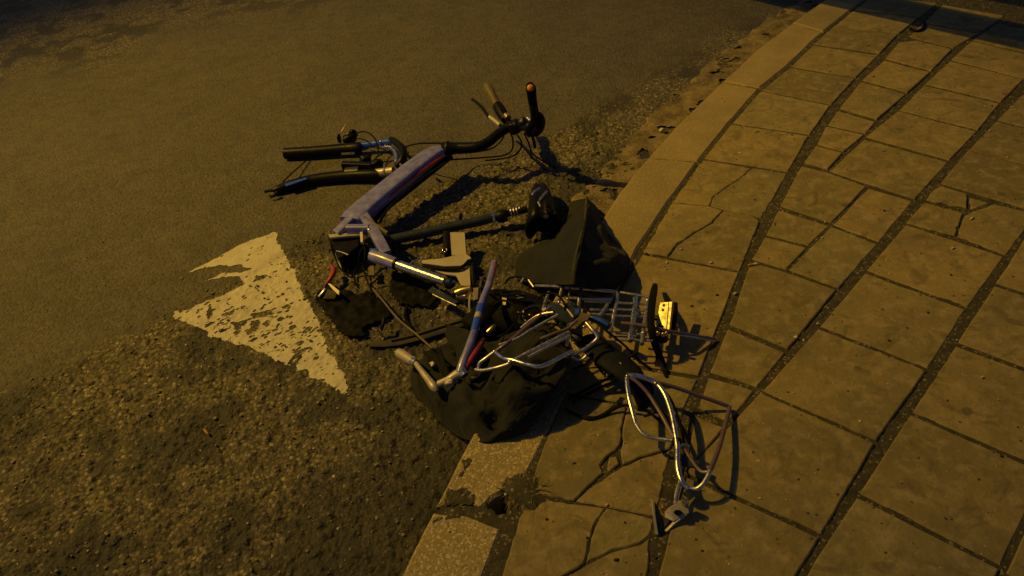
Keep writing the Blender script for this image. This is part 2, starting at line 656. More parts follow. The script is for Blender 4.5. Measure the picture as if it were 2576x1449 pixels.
def resample(pl, n):
    d = np.concatenate([[0], np.cumsum(np.hypot(*np.diff(pl, axis=0).T))])
    t = np.linspace(0, d[-1], n)
    return np.stack([np.interp(t, d, pl[:, 0]), np.interp(t, d, pl[:, 1])], 1)


kerb_mid = (resample(kerb_out, 30) + resample(kerb_in, 30)) / 2
KM = extend(kerb_mid)

# ------------------------------------------------------------------ road
smooth_low = line([(-700, 1400), (0, 1000), (200, 905), (440, 785), (600, 712), (690, 655), (735, 622), (830, 582), (905, 548), (1080, 478), (1290, 395), (1400, 332), (1600, 215), (1780, 112), (1980, 15)], ROAD)
smooth_up = line([(-700, 420), (0, 212), (300, 132), (440, 86), (600, 38), (720, 4)], ROAD)
far = at(1980, 15, ROAD)[:2]
smooth_poly = np.vstack([extend(smooth_low, 20, 20), [[40, 40]], extend(smooth_up, 20, 30)[::-1], ])


def coarse_mask(x, y):
    wob = 0.05 * (fbm(x * 6, y * 6, 3) - 0.5) + 0.03 * (fbm(x * 25, y * 25, 4) - 0.5)
    d1 = poly_dist(extend(smooth_low, 20, 20), x, y)
    d2 = poly_dist(extend(smooth_up, 20, 30), x, y)
    ins = inside(smooth_poly, x, y)
    sd = np.where(ins, -np.minimum(d1, d2), np.minimum(d1, d2)) + wob
    width = 0.025 + 0.05 * np.clip((-0.9 - x) / 0.6, 0, 1)
    t = np.clip(sd / width * 0.5 + 0.5, 0, 1)
    return t * t * (3 - 2 * t), sd


def road_height(x, y, grain=1.0):
    c, sd = coarse_mask(x, y)
    f1, v1 = worley(x / 0.014, y / 0.014, 1)
    f2, v2 = worley(x / 0.026, y / 0.026, 2)
    rough = 0.0075 * np.clip(0.75 - f1, 0, 1) * (0.2 + v1) + 0.016 * np.clip(0.60 - f2, 0, 1) * (v2 > 0.55) - 0.004 * (v2 < 0.18) * np.clip(0.7 - f2, 0, 1)
    rough = rough + 0.013 * (fbm(x / 0.07, y / 0.09, 6) - 0.5)
    low = 0.012 * (fbm(x / 0.45, y / 0.45, 7, 2) - 0.5)
    fine_zone = np.clip((0.55 - np.maximum(np.abs(x + 0.62) - 1.1, np.abs(y - 1.97) - 1.1)) * 4 - 1.2, 0, 1)
    smooth = 0.0016 * fbm(x / 0.008, y / 0.008, 8, 2) * fine_zone
    rough = rough * (0.15 + 0.85 * fine_zone) * grain
    lip = 0.006 * (1 - c)
    return ROAD + low + c * rough + (1 - c) * smooth + lip, c


tri = [(694, 589), (713, 626), (729, 657), (731, 674), (750, 698), (756, 730), (780, 764), (798, 811), (820, 852), (835, 890), (846, 900), (858, 931), (880, 969), (879, 988), (868, 992), (773, 944), (772, 933), (745, 936), (740, 925), (763, 897), (748, 905), (728, 923), (657, 893), (609, 874), (553, 855), (524, 851), (510, 830), (480, 821), (436, 796), (439, 783), (474, 783), (499, 767), (559, 745), (584, 733), (616, 717), (610, 698), (562, 704), (512, 714), (540, 704), (565, 689), (610, 689), (635, 682), (606, 671), (524, 679), (474, 689), (515, 670), (553, 651), (610, 619), (657, 602)]
TP = line(tri, ROAD)
xs = grid_axis(-1.75, 0.50, 0.0055, -45, 45)
ys = grid_axis(0.85, 3.10, 0.0055, -30, 60)
X, Y = np.meshgrid(xs, ys)
Z, C = road_height(X, Y, np.where(inside(TP, X, Y), 0.30, 1.0))     # the thick paint has filled the grain
road = structure(height_mesh('road', X, Y, Z, 'asphalt', None, ('coarse', C)))
# the strip along the kerb was sealed with tar: a darker material with a ragged edge
tar_edge = line([(560, 1700), (640, 1449), (690, 1300), (790, 1215), (900, 1150), (985, 1040), (1010, 960), (1060, 900), (1200, 800), (1400, 560), (1560, 350)], ROAD)
td = poly_dist(tar_edge, X, Y)
tin = inside(np.vstack([tar_edge, [[0.9, 2.9], [0.9, 0.0]]]), X, Y)
tsd = np.where(tin, td, -td) + 0.16 * (fbm(X / 0.11, Y / 0.11, 71) - 0.5) + 0.06 * (fbm(X / 0.03, Y / 0.03, 72) - 0.5)
ta = road.data.attributes.new('tar', 'FLOAT', 'POINT')
ta.data.foreach_set('value', np.clip(tsd / 0.10 + 0.5, 0, 1).ravel().astype(np.float32))


def road_z(x, y):
    return float(road_height(np.array([x]), np.array([y]))[0][0])


# gutter channel along the kerb
gut_out = line([(1395, 560), (1480, 462), (1569, 362), (1642, 287), (1714, 225), (1779, 158), (1904, 72), (1984, 20), (2040, -20)], ROAD)
gut_in = resample(kerb_out[4:], 30) + np.array([0.02, -0.01])
gpoly = np.vstack([gut_out, gut_in[::-1]])
gx = np.arange(gpoly[:, 0].min() - 0.02, gpoly[:, 0].max() + 0.02, 0.008)
gy = np.arange(gpoly[:, 1].min() - 0.02, gpoly[:, 1].max() + 0.02, 0.008)
GX, GY = np.meshgrid(gx, gy)
ex = 0.05 * (fbm(GX * 14, GY * 14, 31) - 0.5)
ins = inside(gpoly, GX + ex, GY - ex)
dd = poly_dist(gut_out, GX, GY)
f3, v3 = worley(GX / 0.03, GY / 0.03, 41)
gz = ROAD + 0.002 + 0.012 * (fbm(GX / 0.10, GY / 0.10, 33) - 0.5) + 0.006 * np.clip(dd / 0.05, 0, 1) + 0.010 * np.clip(0.5 - f3, 0, 1) * (v3 > 0.55) + 0.004 * fbm(GX / 0.015, GY / 0.015, 35)
gz = np.where(ins, gz, ROAD - 0.02)
keep = (ins[:-1, :-1] | ins[1:, 1:]) & (fbm(GX / 0.06, GY / 0.06, 36)[:-1, :-1] < 0.66)
gutter = structure(height_mesh('gutter', GX, GY, gz, 'gutter_sand', keep))

# painted triangle
holes = [[(645, 696), (672, 694), (655, 707), (638, 712)], [(632, 793), (690, 782), (668, 798), (640, 803)], [(733, 879), (752, 882), (780, 874), (770, 887), (752, 900), (734, 922), (728, 918), (745, 895)], [(520, 792), (530, 765), (534, 790), (527, 808)], [(585, 815), (640, 800), (600, 830)], [(630, 815), (652, 808), (640, 835), (630, 828)]]
px_ = np.arange(TP[:, 0].min(), TP[:, 0].max(), 0.0036)
py_ = np.arange(TP[:, 1].min(), TP[:, 1].max(), 0.0036)
PX, PY = np.meshgrid(px_, py_)
jx = 0.012 * (fbm(PX / 0.014, PY / 0.014, 51) - 0.5) + 0.02 * (fbm(PX / 0.05, PY / 0.05, 52) - 0.5)
ins = inside(TP, PX + jx, PY + jx)
for h_ in holes:
    ins &= ~inside(line(h_, ROAD), PX - jx, PY + jx)
wear_c = line([(470, 770), (560, 800), (650, 800), (730, 815), (790, 840)], ROAD)
wd = poly_dist(wear_c, PX, PY)
wear = np.clip(1 - wd / 0.13, 0, 1)
fl, vl = worley(PX / 0.0095, PY / 0.0095, 53)
fl2, vl2 = worley(PX / 0.026, PY / 0.026, 55)
flake = (vl < 0.13 * wear) & (fl < 0.52)
flake |= (vl2 < 0.10 * wear) & (fl2 + 0.35 * (fbm(PX / 0.006, PY / 0.006, 57) - 0.5) < 0.40)
flake |= (np.abs(fbm(PX / 0.035, PY / 0.05, 58) - 0.5) < 0.004 + 0.006 * wear) & (fbm(PX / 0.09, PY / 0.09, 59) > 0.52)
flake |= (vl < 0.006) & (fl < 0.40)
ins &= ~flake
pz = road_height(PX, PY, 0.30)[0] + 0.0020
marking = structure(height_mesh('road_marking', PX, PY, pz, 'road_paint', ins[:-1, :-1] & ins[1:, 1:]))

# ------------------------------------------------------------------ pavement bed and slabs
bx = grid_axis(-0.45, 2.75, 0.009, -2, 40)
by = grid_axis(0.75, 4.15, 0.009, -25, 45)
BX, BY = np.meshgrid(bx, by)
kerb_bed = kerb_out + (np.array([0.012, -0.006]))
bpoly = np.vstack([extend(kerb_bed), [[60, 60], [60, -40]]])
keep = inside(bpoly, (BX[:-1, :-1] + BX[1:, 1:]) / 2, (BY[:-1, :-1] + BY[1:, 1:]) / 2)
hole = at(1257, 1272, -0.01)[:2]
mound = at(1312, 1236, 0)[:2]
bz = -0.0042 + 0.006 * (fbm(BX / 0.025, BY / 0.025, 61) - 0.5) + 0.004 * (fbm(BX / 0.008, BY / 0.008, 62) - 0.5)
rm = np.hypot(BX - mound[0], BY - mound[1])
bz += 0.016 * np.exp(-(rm / 0.045) ** 2)
rh = np.hypot(BX - hole[0], BY - hole[1]) + 0.012 * (fbm(BX / 0.03, BY / 0.03, 63) - 0.5)
notch = at(1160, 1258, 0)[:2]
rn = np.hypot(BX - notch[0], BY - notch[1])
bz += 0.006 * np.exp(-(rn / 0.09) ** 2)
bz = np.where(rh < 0.026, -0.075, bz)
pavement = structure(height_mesh('pavement', BX, BY, bz, 'joint_dirt', keep))


def inset(P, d, along=None):
    """offset a polygon inwards by d; edges that run with the long joints by `along` instead"""
    P = np.asarray(P, float)
    n = len(P)
    area = 0.5 * sum(P[i][0] * P[(i + 1) % n][1] - P[(i + 1) % n][0] * P[i][1] for i in range(n))
    if area < 0:
        P = P[::-1]

    def dist(e):
        if along is None:
            return d
        h = math.degrees(math.atan2(e[1], e[0])) % 180
        return along if 30 < h < 82 else d
    out = []
    for i in range(n):
        a, b, c = P[i - 1], P[i], P[(i + 1) % n]
        e1 = (b - a) / (np.linalg.norm(b - a) + 1e-12)
        e2 = (c - b) / (np.linalg.norm(c - b) + 1e-12)
        n1, n2 = np.array([-e1[1], e1[0]]), np.array([-e2[1], e2[0]])
        d1, d2 = dist(e1), dist(e2)
        den = e1[0] * e2[1] - e1[1] * e2[0]
        if abs(den) < 0.15:
            out.append(b + (n1 + n2) * 0.25 * (d1 + d2))
            continue
        q1, q2 = a + n1 * d1, b + n2 * d2
        t = ((q2 - q1)[0] * e2[1] - (q2 - q1)[1] * e2[0]) / den
        r = q1 + e1 * t
        if np.linalg.norm(r - b) > 2.5 * max(d1, d2, 1e-6) and max(d1, d2) > 0:
            r = b + (r - b) / np.linalg.norm(r - b) * 2.5 * max(d1, d2)
        out.append(r)
    return np.array(out)


def ragged(P, step, amp, rr):
    out = []
    n = len(P)
    for i in range(n):
        a, b = P[i], P[(i + 1) % n]
        L = np.linalg.norm(b - a)
        k = max(1, int(L / step))
        nr = np.array([-(b - a)[1], (b - a)[0]]) / (L + 1e-9)
        for j in range(k):
            t = j / k
            w = rr.uniform(-amp, amp) if j else rr.uniform(0, amp)
            if j and rr.random() < 0.07:
                w += amp * 2.0
            out.append(a + (b - a) * t + nr * w)
    return np.array(out)


def prism(name, P, top, depth, mat, parent, bev=0.004, tilt=(0, 0), step=0.05, amp=0.0012, seed=0, worn=None):
    rr = random.Random(seed)
    P = ragged(P, step, amp, rr)
    P2 = inset(P, bev)
    c = P.mean(0)
    n = len(P2)
    P = inset(P, 0.0)

    def zz(p):
        return top + (p[0] - c[0]) * tilt[0] + (p[1] - c[1]) * tilt[1]
    V = [(*p, zz(p)) for p in P2] + [(*p, zz(p) - bev * 0.9) for p in P] + [(*p, top - depth) for p in P]
    F = [tuple(range(n))]
    for a in (0, n):
        for i in range(n):
            j = (i + 1) % n
            F.append((a + i, a + n + i, a + n + j, a + j))
    bm = bmesh.new()
    vs = [bm.verts.new(v) for v in V]
    for f in F:
        try:
            bm.faces.new([vs[i] for i in f])
        except ValueError:
            pass
    bmesh.ops.recalc_face_normals(bm, faces=bm.faces)
    bmesh.ops.triangulate(bm, faces=[f for f in bm.faces if len(f.verts) > 4], ngon_method='EAR_CLIP')
    me = bpy.data.meshes.new(name)
    bm.to_mesh(me)
    bm.free()
    if me.polygons and me.polygons[0].normal.z < -0.5:
        me.flip_normals()
    me.materials.append(MATS[mat])
    if worn is not None:
        a = me.attributes.new('worn', 'FLOAT', 'POINT')
        a.data.foreach_set('value', [worn] * len(me.vertices))
    o = bpy.data.objects.new(name, me)
    scene.collection.objects.link(o)
    if parent is not None:
        o.parent = parent
    return o


slab_count = [0]


def slab(world_poly, gap=0.0035, frag=False, along=0.0024):
    slab_count[0] += 1
    s = slab_count[0]
    rr = random.Random(1000 + s)
    P = inset(np.asarray(world_poly, float), gap, None if frag else along)
    t = 0.010 if not frag else 0.012
    return prism('paving_slab', P, rr.uniform(-0.0015, 0.003), 0.05, 'concrete_slab', pavement, 0.0030,
                 (rr.uniform(-t, t), rr.uniform(-t, t)), 0.014 if frag else 0.045, 0.0016 if frag else 0.0009, s)


def W(*pts):
    return line(pts)


def row(joints, gap=0.0066, skip=(), along=0.0024):
    J = [(at(*a)[:2], at(*b)[:2]) for a, b in joints]
    for i in range(len(J) - 1):
        if i in skip:
            continue
        slab([J[i][0], J[i][1], J[i + 1][1], J[i + 1][0]], gap, False, along)
    return J


# row A, beside the kerb (left end on the kerb joint, right end on the wide joint)
A = row([((1320, 1292), (1650, 1298)),      # 0 placeholder start, replaced by fragments below
         ((1320, 1235), (1650, 1299))], skip=(0,))
JA = [((1324, 1238), (1652, 1299)), ((1418, 990), (1716, 1050)), ((1462, 898), (1758, 950)), ((1616, 636), (1862, 682)), ((1690, 509), (1917, 551)), ((1768, 401), (1983, 434)),
      ((1840, 311), (2037, 340)), ((1913, 228), (2091, 265)), ((1988, 169), (2153, 197)), ((2045, 112), (2212, 137)), ((2097, 66), (2261, 86)), ((2146, 26), (2312, 44)), ((2192, -10), (2362, 6))]
row(JA, skip=(0, 3, 4))
# cracked slabs of row A
slab(W((1324, 1238), (1445, 1261), (1482, 1225), (1520, 1190), (1512, 1172), (1530, 1147), (1553, 1133), (1566, 1108), (1564, 1080), (1577, 1022), (1418, 990)), 0.0016, True)
slab(W((1577, 1022), (1564, 1080), (1566, 1108), (1559, 1145), (1566, 1170), (1612, 1150), (1668, 1134), (1688, 1128), (1716, 1050)), 0.0016, True)
slab(W((1446, 1262), (1484, 1225), (1527, 1196), (1566, 1171), (1612, 1151), (1668, 1136), (1690, 1128), (1652, 1299)), 0.0016, True)
slab(W((1531, 1150), (1553, 1146), (1560, 1168), (1536, 1188), (1525, 1184)), 0.002, True)
slab(W((1321, 1249), (1525, 1275), (1502, 1312), (1483, 1365), (1473, 1418), (1420, 1449), (1390, 1490), (1248, 1490), (1285, 1370)), 0.002, True)
slab(W((1525, 1275), (1650, 1303), (1637, 1345), (1612, 1365), (1540, 1385), (1505, 1402), (1473, 1418), (1483, 1365), (1502, 1312)), 0.0016, True)
slab(W((1637, 1347), (1612, 1367), (1540, 1387), (1505, 1404), (1473, 1420), (1420, 1451), (1388, 1492), (1360, 1540), (1605, 1570), (1630, 1449)), 0.0016, True)
slab(W((1616, 636), (1680, 646), (1702, 617), (1744, 587), (1792, 560), (1820, 529), (1785, 518), (1690, 509)), 0.0016, True)
slab(W((1680, 646), (1862, 682), (1912, 557), (1895, 543), (1820, 529), (1792, 560), (1744, 587), (1702, 617)), 0.0016, True)
slab(W((1690, 509), (1785, 517), (1794, 495), (1824, 472), (1862, 447), (1892, 421), (1768, 401)), 0.0016, True)
slab(W((1785, 517), (1820, 527), (1917, 548), (1983, 434), (1892, 421), (1862, 447), (1824, 472), (1794, 495)), 0.0016, True)
# wedge between the wide joint and the straight joints
for q in ([(1748, 1040), (1826, 1072), (1775, 1137), (1722, 1188)],
          [(1782, 944), (1862, 965), (1902, 980), (1832, 1064), (1753, 1029)],
          [(1831, 824), (1980, 885), (1904, 977), (1862, 963), (1783, 940)],
          [(1888, 657), (1978, 682), (2108, 728), (1981, 882), (1832, 820)],
          [(1981, 681), (2092, 566), (2212, 611), (2110, 727)],
          [(2092, 566), (2185, 470), (2300, 503), (2212, 610)],
          [(1958, 524), (2090, 566), (2034, 619), (1992, 609), (1925, 592)],
          [(1925, 593), (1992, 610), (2033, 621), (1977, 680), (1889, 654)],
          [(2016, 416), (2082, 432), (2183, 468), (2091, 563), (1960, 520)],
          [(2052, 366), (2122, 384), (2082, 428), (2020, 411)],
          [(2078, 317), (2177, 338), (2122, 383), (2054, 364)],
          [(2108, 277), (2205, 305), (2178, 337), (2080, 316)],
          [(2165, 205), (2282, 236), (2206, 303), (2110, 275)],
          [(2225, 150), (2292, 169), (2342, 181), (2283, 235), (2167, 203)],
          [(2262, 105), (2307, 101), (2397, 124), (2343, 180), (2226, 148)],
          [(2320, 58), (2462, 84), (2398, 122), (2308, 99), (2285, 92)],
          [(2372, 10), (2530, 38), (2463, 83), (2322, 56)]):
    slab(W(*q), 0.0060)
row([((2084, 432), (2302, 503)), ((2175, 346), (2389, 405)), ((2259, 278), (2461, 329)), ((2325, 212), (2518, 259)), ((2390, 151), (2578, 198)), ((2444, 103), (2640, 148)), ((2510, 58), (2700, 100))])
# straight field right of the second joint
row([((1612, 1600), (1905, 1620)), ((1716, 1190), (2070, 1351)), ((1911, 984), (2208, 1115)), ((2057, 821), (2338, 931)), ((2175, 681), (2438, 776)), ((2277, 562), (2532, 643)), ((2360, 463), (2610, 536)), ((2433, 377), (2672, 441)), ((2504, 302), (2730, 360)), ((2570, 235), (2785, 285))], skip=(5,), along=0.0055)
for q in ([(2367, 467), (2434, 489), (2434, 525), (2328, 505), (2345, 480)], [(2325, 509), (2424, 536), (2404, 594), (2277, 562)],
          [(2437, 494), (2492, 510), (2442, 528)], [(2499, 511), (2610, 537), (2532, 641), (2406, 594), (2426, 540), (2445, 531)]):
    slab(W(*q), 0.0016, True)
# rows right of the next joints follow the same straight grid
e_ = np.array([math.cos(math.radians(43.4)), math.sin(math.radians(43.4))])
n_ = np.array([e_[1], -e_[0]])
L1 = at(2288, 1034)[:2]
for r_i in range(0, 9):
    phase = (L1 + n_ * 0.0) if r_i == 0 else L1 + n_ * 0.3 * r_i + e_ * random.Random(r_i).uniform(-0.02, 0.02)
    a0 = at(2296, 1040)[:2] - L1
    sh = float(a0 @ e_)
    for k in range(-6, 9):
        o0 = phase + e_ * (sh + 0.302 * k)
        q = [o0, o0 + n_ * 0.3, o0 + n_ * 0.3 + e_ * 0.302, o0 + e_ * 0.302]
        if 0.2 < (o0 + n_ * 0.15)[0] < 4.2 and (o0 + n_ * .15)[1] > 0.1 and (o0 + n_ * .15)[1] < 4.4:
            slab(q, 0.0068, False, 0.0068)

# kerb stones
kerb = structure(height_mesh('kerb', *np.meshgrid(np.linspace(-.01, .01, 2), np.linspace(.2, .21, 2)), np.full((2, 2), -0.2), 'joint_dirt'))
kj = [((900, 1660), (1150, 1660)), ((1086, 1281), (1268, 1313)), ((1405, 724), (1540, 765)), ((1628, 398), (1758, 408)), ((1816, 205), (1912, 222)), ((1990, 58), (2072, 82)), ((2150, -50), (2235, -40))]


def cut(pl, a, b):
    """the stretch of a polyline between the points nearest a and b"""
    d = np.concatenate([[0], np.cumsum(np.hypot(*np.diff(pl, axis=0).T))])

    def s_of(p):
        best = (9e9, 0)
        for i in range(len(pl) - 1):
            L = pl[i + 1] - pl[i]
            t = np.clip(((p - pl[i]) @ L) / (L @ L), 0, 1)
            q = np.hypot(*(pl[i] + t * L - p))
            if q < best[0]:
                best = (q, d[i] + t * (d[i + 1] - d[i]))
        return best[1]
    s0, s1 = s_of(a), s_of(b)
    ss = [s0] + [x for x in d if s0 + 0.02 < x < s1 - 0.02] + [s1]
    return np.stack([np.interp(ss, d, pl[:, 0]), np.interp(ss, d, pl[:, 1])], 1)


for i in range(len(kj) - 1):
    (ao, ai), (bo, bi) = kj[i], kj[i + 1]
    o_ = cut(KO, at(*ao)[:2], at(*bo)[:2])
    i_ = cut(KI, at(*ai)[:2], at(*bi)[:2])
    P = np.vstack([o_, i_[::-1]])
    if i == 0:                                  # broken upper corner
        P = np.vstack([cut(KO, at(*ao)[:2], at(1086, 1283)[:2]), W((1178, 1290), (1262, 1324)), cut(KI, at(*ai)[:2], at(1266, 1325)[:2])[::-1]])
    if i == 1:                                  # chipped lower end around the hole
        P = np.vstack([W((1090, 1275), ), cut(KO, at(1097, 1262)[:2], at(*bo)[:2]), i_[::-1][:-3], W((1328, 1200), (1300, 1240), (1268, 1242), (1240, 1256), (1228, 1272), (1206, 1284), (1178, 1279), (1126, 1276))])
    prism('kerb_stone', inset(P, 0.003), 0.002 * (i % 3), 0.16, 'kerb_concrete', kerb, 0.008, (0, 0), 0.05, 0.0014, 70 + i, 1.0 if i < 2 else 0.25)

# moss and dirt lying in the worn hollow of the kerb, and two stains of tar on it
def patch(name, outline, z, mat, seed, parent=None):
    P = line(outline)
    sx = np.arange(P[:, 0].min() - 0.005, P[:, 0].max() + 0.005, 0.004)
    sy = np.arange(P[:, 1].min() - 0.005, P[:, 1].max() + 0.005, 0.004)
    SX, SY = np.meshgrid(sx, sy)
    j = 0.016 * (fbm(SX / 0.012, SY / 0.012, seed) - 0.5)
    k_ = inside(P, SX + j, SY - j)
    Zp = z + 0.004 * fbm(SX / 0.012, SY / 0.012, seed + 1)
    o = height_mesh(name, SX, SY, Zp, mat, k_[:-1, :-1] & k_[1:, 1:])
    if parent:
        o.parent = parent
    return o


patch('moss', [(1121, 1231), (1160, 1236), (1192, 1252), (1186, 1276), (1116, 1276)], 0.003, 'joint_dirt', 5, kerb)
patch('tar_stain', [(1163, 1158), (1184, 1152), (1182, 1172), (1172, 1186), (1160, 1206), (1152, 1200), (1162, 1180)], 0.002, 'joint_dirt', 8, kerb)

# ------------------------------------------------------------------ the street lamp that lights the place (stands across the road)
def street_lamp():
    L = np.array([-6.48, 4.34, 8.12])
    aim = np.array([-0.80, 3.52, 0.0])
    t = thing('street_lamp', 'tall grey street lamp with orange light across the road', 'street lamp', (-8.4, 4.6, ROAD))
    tube3('pole', [(-8.4, 4.6, ROAD, 0.095), (-8.4, 4.6, 4.0, 0.08), (-8.4, 4.6, 7.4, 0.06), (-8.34, 4.59, 8.0, 0.05), (-7.9, 4.54, 8.34, 0.045), (-7.0, 4.41, 8.42, 0.04)], 0.05, 'slate_tube', t, 4, 14)
    tube3('pole_base', [(-8.4, 4.6, ROAD - 0.02), (-8.4, 4.6, ROAD + 0.4)], 0.13, 'slate_tube', t, 1, 14)
    tube3('lamp_head', [(-7.1, 4.42, 8.42, 0.05), (-6.9, 4.40, 8.40, 0.13), (-6.48, 4.34, 8.36, 0.17), (-6.1, 4.29, 8.33, 0.10)], 0.14, 'slate_tube', t, 3, 14, 0.45)
    ld = bpy.data.lights.new('lamp_light', 'SPOT')
    ld.energy = 3850
    ld.color = LAMP_COLOR
    ld.spot_size = math.radians(42.4)
    ld.spot_blend = 1.0
    ld.shadow_soft_size = 0.05
    lo = bpy.data.objects.new('lamp_light', ld)
    scene.collection.objects.link(lo)
    lo.location = L
    lo.rotation_euler = Vector(L - aim).to_track_quat('Z', 'Y').to_euler()
    lo.parent = t
    lo.matrix_parent_inverse = Matrix.Translation(-Vector(t.location))


street_lamp()


# an unseen two-board blocker, added to shade the slabs at the far corner
def blocker():
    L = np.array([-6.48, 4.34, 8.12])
    t = thing('light_blocker', 'two-board barrier added out of view over the far end of the pavement', 'blocker', (2.6, 1.5, 0))
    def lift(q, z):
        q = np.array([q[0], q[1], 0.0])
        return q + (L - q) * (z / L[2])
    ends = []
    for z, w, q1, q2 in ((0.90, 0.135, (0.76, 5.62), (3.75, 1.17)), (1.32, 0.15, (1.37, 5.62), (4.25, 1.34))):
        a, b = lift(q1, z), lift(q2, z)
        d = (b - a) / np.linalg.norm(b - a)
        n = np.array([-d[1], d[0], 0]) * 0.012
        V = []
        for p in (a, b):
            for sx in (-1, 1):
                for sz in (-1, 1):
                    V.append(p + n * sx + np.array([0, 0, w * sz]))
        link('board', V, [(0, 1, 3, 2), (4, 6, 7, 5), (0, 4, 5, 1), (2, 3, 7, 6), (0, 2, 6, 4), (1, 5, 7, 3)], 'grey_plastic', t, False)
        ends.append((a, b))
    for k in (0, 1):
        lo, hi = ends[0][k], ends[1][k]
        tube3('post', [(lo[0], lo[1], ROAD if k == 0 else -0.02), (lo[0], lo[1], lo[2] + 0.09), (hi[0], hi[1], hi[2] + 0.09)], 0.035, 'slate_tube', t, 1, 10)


blocker()

# ------------------------------------------------------------------ front half of the bicycle
R0 = ROAD
front = thing('broken_bicycle', 'broken purple grey bicycle front half with black fork and handlebar lying on the road', 'bicycle frame', at(980, 520, R0))
# down tube: a wide flattened beam from the head tube down to the broken motor bracket
DT = [(1116, 376, 0.045, 0.026), (1090, 389, 0.045, 0.036), (1040, 426, 0.036, 0.040), (985, 470, 0.024, 0.041), (930, 516, 0.012, 0.043), (898, 546, 0.004, 0.046), (884, 562, 0.0, 0.044)]
down = tube('down_tube', DT, 0.04, 'lilac_paint', front, 4, 16, 0.62, True)
tube('red_stripe', [(1112, 394, 0.043), (1084, 414, 0.042), (1030, 452, 0.034), (985, 488, 0.024), (962, 504, 0.020), (944, 520, 0.017), (930, 538, 0.012), (926, 556, 0.009)], 0.0075, 'red_paint', down, 4, 8)
tube('tube_underside', [(1126, 392, 0.0), (1080, 428, -0.006), (1010, 484, -0.016), (960, 524, -0.026), (942, 556, -0.034)], 0.030, 'black_plastic', down, 4, 10, 0.55)
tube('battery_rail', [(1120, 408, 0.01), (1040, 462, 0.002), (975, 524, -0.008), (950, 560, -0.016)], 0.0045, 'tan_strap', down, 4, 6)
# bracket arms around the motor opening
box_bar('bracket_arm', (892, 548, 0.012), (848, 592, -0.012), 0.018, 0.02, 'lilac_paint', front)
tube('bracket_arm', [(912, 540, 0.016, 0.019), (934, 572, 0.012, 0.019), (954, 606, 0.004, 0.020), (972, 640, -0.006, 0.019)], 0.02, 'lilac_paint', front, 4, 12, 0.7, True)
box_bar('bracket_arm', (874, 577, 0.008), (930, 577, 0.010), 0.012, 0.018, 'lilac_paint', front)
box_bar('bracket_edge', (916, 548, 0.024), (975, 588, 0.010), 0.005, 0.008, 'tan_strap', front)
plate('motor_housing', [(827, 597, -0.022), (905, 590, -0.018), (902, 618, -0.020), (880, 634, -0.024), (852, 650, -0.03), (842, 632, -0.03), (833, 628, -0.026)], 0.068, 'black_plastic', front)
plate('housing_rim', [(826, 590, -0.006), (842, 588, -0.004), (908, 585, -0.004), (908, 591, -0.004), (842, 596, -0.004), (829, 597, -0.006)], 0.008, 'pale_alloy', front)
plate('connector_tab', [(905, 583, 0.012), (912, 582, 0.012), (913, 608, 0.008), (907, 609, 0.008)], 0.012, 'paper', front)
plate('connector_tab', [(912, 586, 0.010), (919, 600, 0.006), (915, 606, 0.006)], 0.010, 'rose_paint', front)
lump('bolt', (929, 577, 0.022), (0.007, 0.007, 0.004), 'brass', front, 3, 0.1)
plate('cable_clip', [(930, 624, 0.006), (952, 624, 0.006), (944, 632, 0.004), (936, 642, 0.0), (926, 648, 0.0)], 0.010, 'blue_paint', front)
tube('lower_tube', [(936, 643, -0.006, 0.021), (966, 653, -0.006, 0.022), (998, 665, -0.008, 0.0205)], 0.021, 'lilac_paint', front, 4, 16)
tube('axle_tube', [(998, 665, -0.008, 0.0175), (1060, 687, -0.012, 0.0170), (1120, 708, -0.016, 0.0165)], 0.017, 'chrome', front, 4, 18)
tube('collar', [(996, 664, -0.008), (1001, 666, -0.008)], 0.0212, 'black_metal', front, 1, 16)
# bottom bracket end with bolts, axle and crank arm
lump('end_clamp', (1131, 714, -0.014), (0.018, 0.020, 0.018), 'black_metal', front, 5, 0.2)
for q in ((1128, 706, 0.006), (1142, 708, 0.006)):
    tube('bolt', [(q[0], q[1], q[2] - 0.012), (q[0], q[1], q[2])], 0.0055, 'chrome', front, 1, 8)
tube('crank_axle', [(1148, 738, -0.01, 0.012), (1162, 732, -0.004, 0.013), (1184, 726, 0.002, 0.011)], 0.012, 'brass', front, 2, 14)
tube('crank_axle', [(1150, 746, -0.02, 0.010), (1172, 746, -0.018, 0.010)], 0.010, 'brass', front, 1, 12)
tube('crank_arm', [(1084, 730, -0.030, 0.014), (1104, 740, -0.030, 0.011), (1130, 754, -0.028, 0.010), (1149, 766, -0.026, 0.011)], 0.011, 'slate_tube', front, 4, 12, 0.6, True)
tube('crank_edge', [(1088, 740, -0.022), (1112, 752, -0.022), (1148, 769, -0.019)], 0.0018, 'pale_alloy', front, 3, 6)
# headset, stem, handlebar
tube('headset', [(1112, 378, 0.045, 0.029), (1126, 375, 0.046, 0.030), (1142, 373, 0.048, 0.024), (1160, 371, 0.05, 0.021)], 0.025, 'black_metal', front, 2, 16)
tube('headset_ring', [(1123, 375, 0.046), (1128, 375, 0.046)], 0.0315, 'blue_black', front, 1, 16)
tube('stem', [(1156, 372, 0.05, 0.022), (1200, 370, 0.055, 0.021), (1228, 358, 0.062, 0.020), (1252, 338, 0.075, 0.019), (1278, 321, 0.088, 0.020), (1302, 318, 0.095, 0.021)], 0.02, 'black_metal', front, 4, 14)
bar = tube('handlebar', [(1246, 256, 0.120), (1262, 284, 0.104), (1280, 306, 0.096), (1300, 318, 0.095), (1322, 322, 0.110), (1336, 316, 0.150), (1343, 296, 0.20), (1342, 266, 0.25)], 0.0125, 'black_metal', front, 5, 12)
lump('bar_clamp', (1296, 320, 0.094), (0.03, 0.028, 0.03), 'black_metal', front, 8, 0.2)
